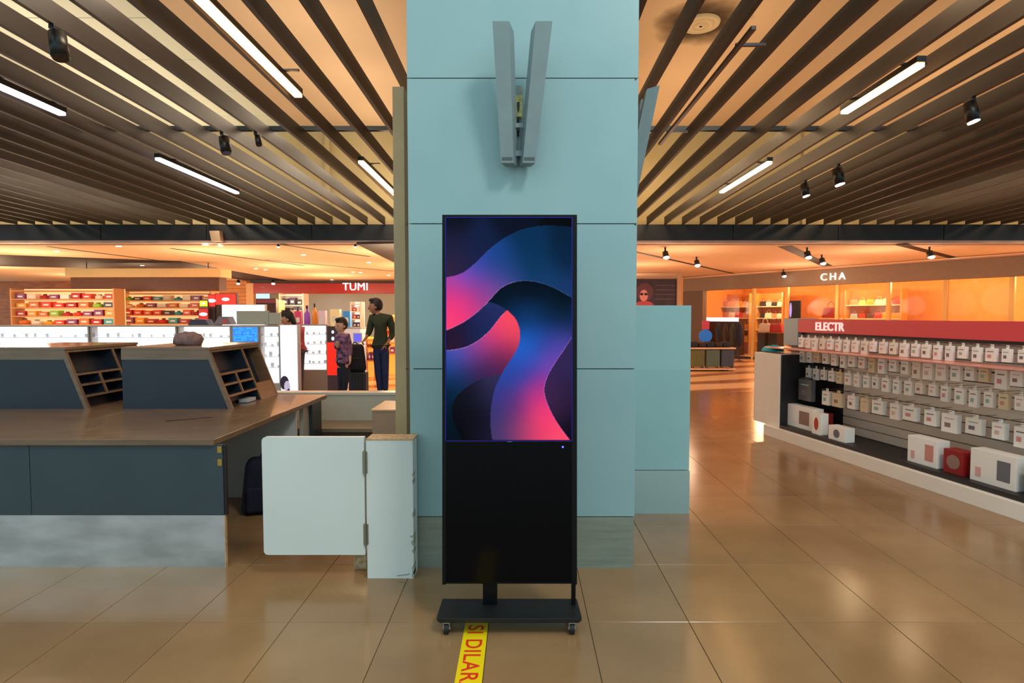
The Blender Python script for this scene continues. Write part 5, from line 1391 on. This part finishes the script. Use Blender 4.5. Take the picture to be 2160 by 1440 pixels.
box('back_core', M_gk, go, 0.05, GL, 0.5, 0.9, 0.125, 1.28)
def gk(px, off):
    u = (px - CX) / F; b0 = G0 + gn * off
    return (u * b0.y - b0.x) / (gd.x - u * gd.y)
lt = lettering('ELECTR', mat('cream_letters', (255, 232, 226), 0.5, emit=0.5), go, Matrix.Translation((gk(1720, 0.335), 0.332, 1.325)) @ Matrix.Rotation(PI / 2, 4, 'X'), size=0.135, depth=0.006, bold=0.002, spacing=1.0)
box('clear_shelf', mat('coral_acrylic', (240, 150, 130), 0.2), go, 0.18, GL, 0.02, 0.30, 1.09, 1.10)
for k_ in (0.3, 1.6, 3.0): box('shelf_bracket', M_gk, go, k_, k_ + 0.02, 0.28, 0.45, 1.06, 1.09)
# goods
GC = [(246, 234, 224), (240, 224, 208), (250, 242, 234), (226, 200, 164), (90, 88, 92), (248, 238, 228)]
GMt = [mat('pack_%d' % i, c_, 0.45) for i, c_ in enumerate(GC)]
PRT = [mat('pack_print_%d' % i, c_, 0.5) for i, c_ in enumerate([(214, 140, 130), (150, 116, 104), (110, 106, 112), (224, 186, 168), (150, 180, 168)])]
CNT = {}
def pack(k_, ztop_, w_, h_, d_, mi, pi2, grp, lab, off=0.30):
    if grp:
        CNT[grp] = CNT.get(grp, 0) + 1
        lab = '%s pack with %s print, %s from the far end of the %s row' % (['beige', 'tan', 'ivory', 'kraft brown', 'dark grey', 'cream'][mi], ['rose', 'brown', 'charcoal', 'peach', 'green'][pi2], ORD[CNT[grp] - 1], lab)
    t = thing('hanging_pack', lab, 'package', GP(k_, off, ztop_ - h_), ga, grp)
    box('carton', GMt[mi], t, -w_ / 2, w_ / 2, -d_ / 2, d_ / 2, 0, h_, bev=0.002)
    box('print', PRT[pi2], t, -w_ * 0.28, w_ * 0.1, -d_ / 2 - 0.0015, -d_ / 2, h_ * 0.28, h_ * 0.52)
    box('print', PRT[(pi2 + 2) % 5], t, -w_ * 0.3, w_ * 0.3, -d_ / 2 - 0.0015, -d_ / 2, h_ * 0.72, h_ * 0.78)
    box('hang_tab', GMt[mi], t, -w_ * 0.18, w_ * 0.18, -0.001, 0.001, h_, h_ + 0.03)
    MB().cyl((0, -d_ / 2 - 0.05, h_ + 0.02), (0, 0.45 - off, h_ + 0.02), 0.0025, n=6).build('hook', M_hinge, t)
    return t
rr = random.Random(3)
for row, (zt_, h_, w_, step, k0, lb, grp) in enumerate((
        (1.235, 0.12, 0.075, 0.115, 0.62, 'top', 'packs in the top row of the gondola'),
        (1.065, 0.14, 0.09, 0.125, 0.60, 'second', 'packs in the second row of the gondola'),
        (0.87, 0.13, 0.085, 0.125, 0.66, 'third', 'packs in the third row of the gondola'))):
    k_ = k0
    while k_ < GL - 0.15:
        s = rr.uniform(0.85, 1.1)
        pack(k_, zt_, w_ * s, h_ * rr.uniform(0.8, 1.15), 0.035, rr.choice([0, 1, 2, 5, 5, 2, 3 if row else 0]), rr.randrange(5), grp, lb, 0.22 + 0.04 * row if row < 3 else 0.2)
        k_ += step * rr.uniform(0.95, 1.15)
k_ = 1.05; n_ = 0
while k_ < GL - 0.2:
    w_ = rr.uniform(0.09, 0.15)
    pack(k_, 0.64, w_, rr.uniform(0.13, 0.17), 0.05, rr.choice([0, 2, 3, 5]), rr.randrange(5), 'boxed goods in the fourth row of the gondola', 'fourth', 0.24); k_ += w_ + 0.07
pack(0.76, 0.74, 0.22, 0.25, 0.06, 4, 2, None, 'large dark grey box hanging in the black-lined end of the gondola', 0.2)
def gbox(k_, w_, h_, d_, m, pm, lab, off=0.14, shape='box', rz=0.0):
    t = thing('goods_box', lab, 'box', GP(k_, off, 0.1655), ga + rz)
    box('carton', m, t, -w_ / 2, w_ / 2, -d_ / 2, d_ / 2, 0, h_, bev=0.003)
    if shape == 'box':
        box('print', pm, t, w_ * 0.1, w_ * 0.38, -d_ / 2 - 0.0015, -d_ / 2, h_ * 0.2, h_ * 0.8)
        box('print', mat('pink_print', (226, 170, 160), 0.5), t, -w_ * 0.38, -w_ * 0.25, -d_ / 2 - 0.0015, -d_ / 2, h_ * 0.15, h_ * 0.45)
    elif shape == 'capsule':
        m_ = MB(); m_.ball((0, -d_ / 2 - 0.0, h_ * 0.5), w_ * 0.26, 1, 0.05, h_ * 0.3 / (w_ * 0.26) , 16); m_.build('print', pm, t, True)
    else:
        MB().cyl((0, -d_ / 2 - 0.002, h_ * 0.5), (0, -d_ / 2, h_ * 0.5), h_ * 0.3, n=20).build('print', pm, t)
    return t
M_redb = mat('deep_red_box', (150, 24, 26), 0.4)
gbox(gk(1688, 0.14), 0.62, 0.26, 0.13, GMt[2], PRT[1], 'big white carton with brown printing on the gondola deck', 0.17)
gbox(gk(1738, 0.12), 0.14, 0.24, 0.10, GMt[2], mat('brick_red_print', (190, 60, 40), 0.5), 'white and red box with a red capsule shape on the deck', 0.10, 'capsule')
gbox(gk(1752, 0.30), 0.16, 0.22, 0.08, M_redb, PRT[0], 'plain dark red box behind the white and red box on the deck', 0.26)
gbox(gk(1784, 0.12), 0.24, 0.15, 0.12, GMt[2], PRT[2], 'white carton with a round black speaker print on the deck', 0.10, 'disc')
kx_ = 2.3
for i in range(6):
    w_ = [0.3, 0.18, 0.36, 0.2, 0.26, 0.22][i]
    if kx_ + w_ > GL: break
    gbox(kx_ + w_ / 2, w_, [0.24, 0.2, 0.26, 0.22, 0.18, 0.25][i], 0.13, [GMt[2], M_redb, GMt[0], GMt[4], GMt[5], GMt[3]][i], PRT[i % 5], ['white', 'dark red', 'cream', 'grey', 'ivory', 'tan'][i] + ' carton on the near part of the gondola deck', 0.14, ['box', 'disc', 'box', 'disc', 'box', 'disc'][i]); kx_ += w_ + 0.06
# teal cap on the end panel
p_ = GP(gk(1631, 0.2), 0.2, 1.024)
t = thing('folded_scarf', 'folded turquoise cloth on the white end of the gondola', 'cloth', p_, ga)
g_ = MB().ball((0, 0, 0.0), 0.13, 1.4, 0.9, 0.62, 22)
dl = [v for v in g_.bm.verts if v.co.z < -0.001]; bmesh.ops.delete(g_.bm, geom=dl, context='VERTS')
for v in g_.bm.verts: v.co.z = v.co.z * (1 + 0.25 * math.sin(v.co.x * 40)) + 0.001
g_.build('cloth', mat('turquoise_cloth', (40, 160, 180), 0.8, noise=0.2, nscale=20), t, True)
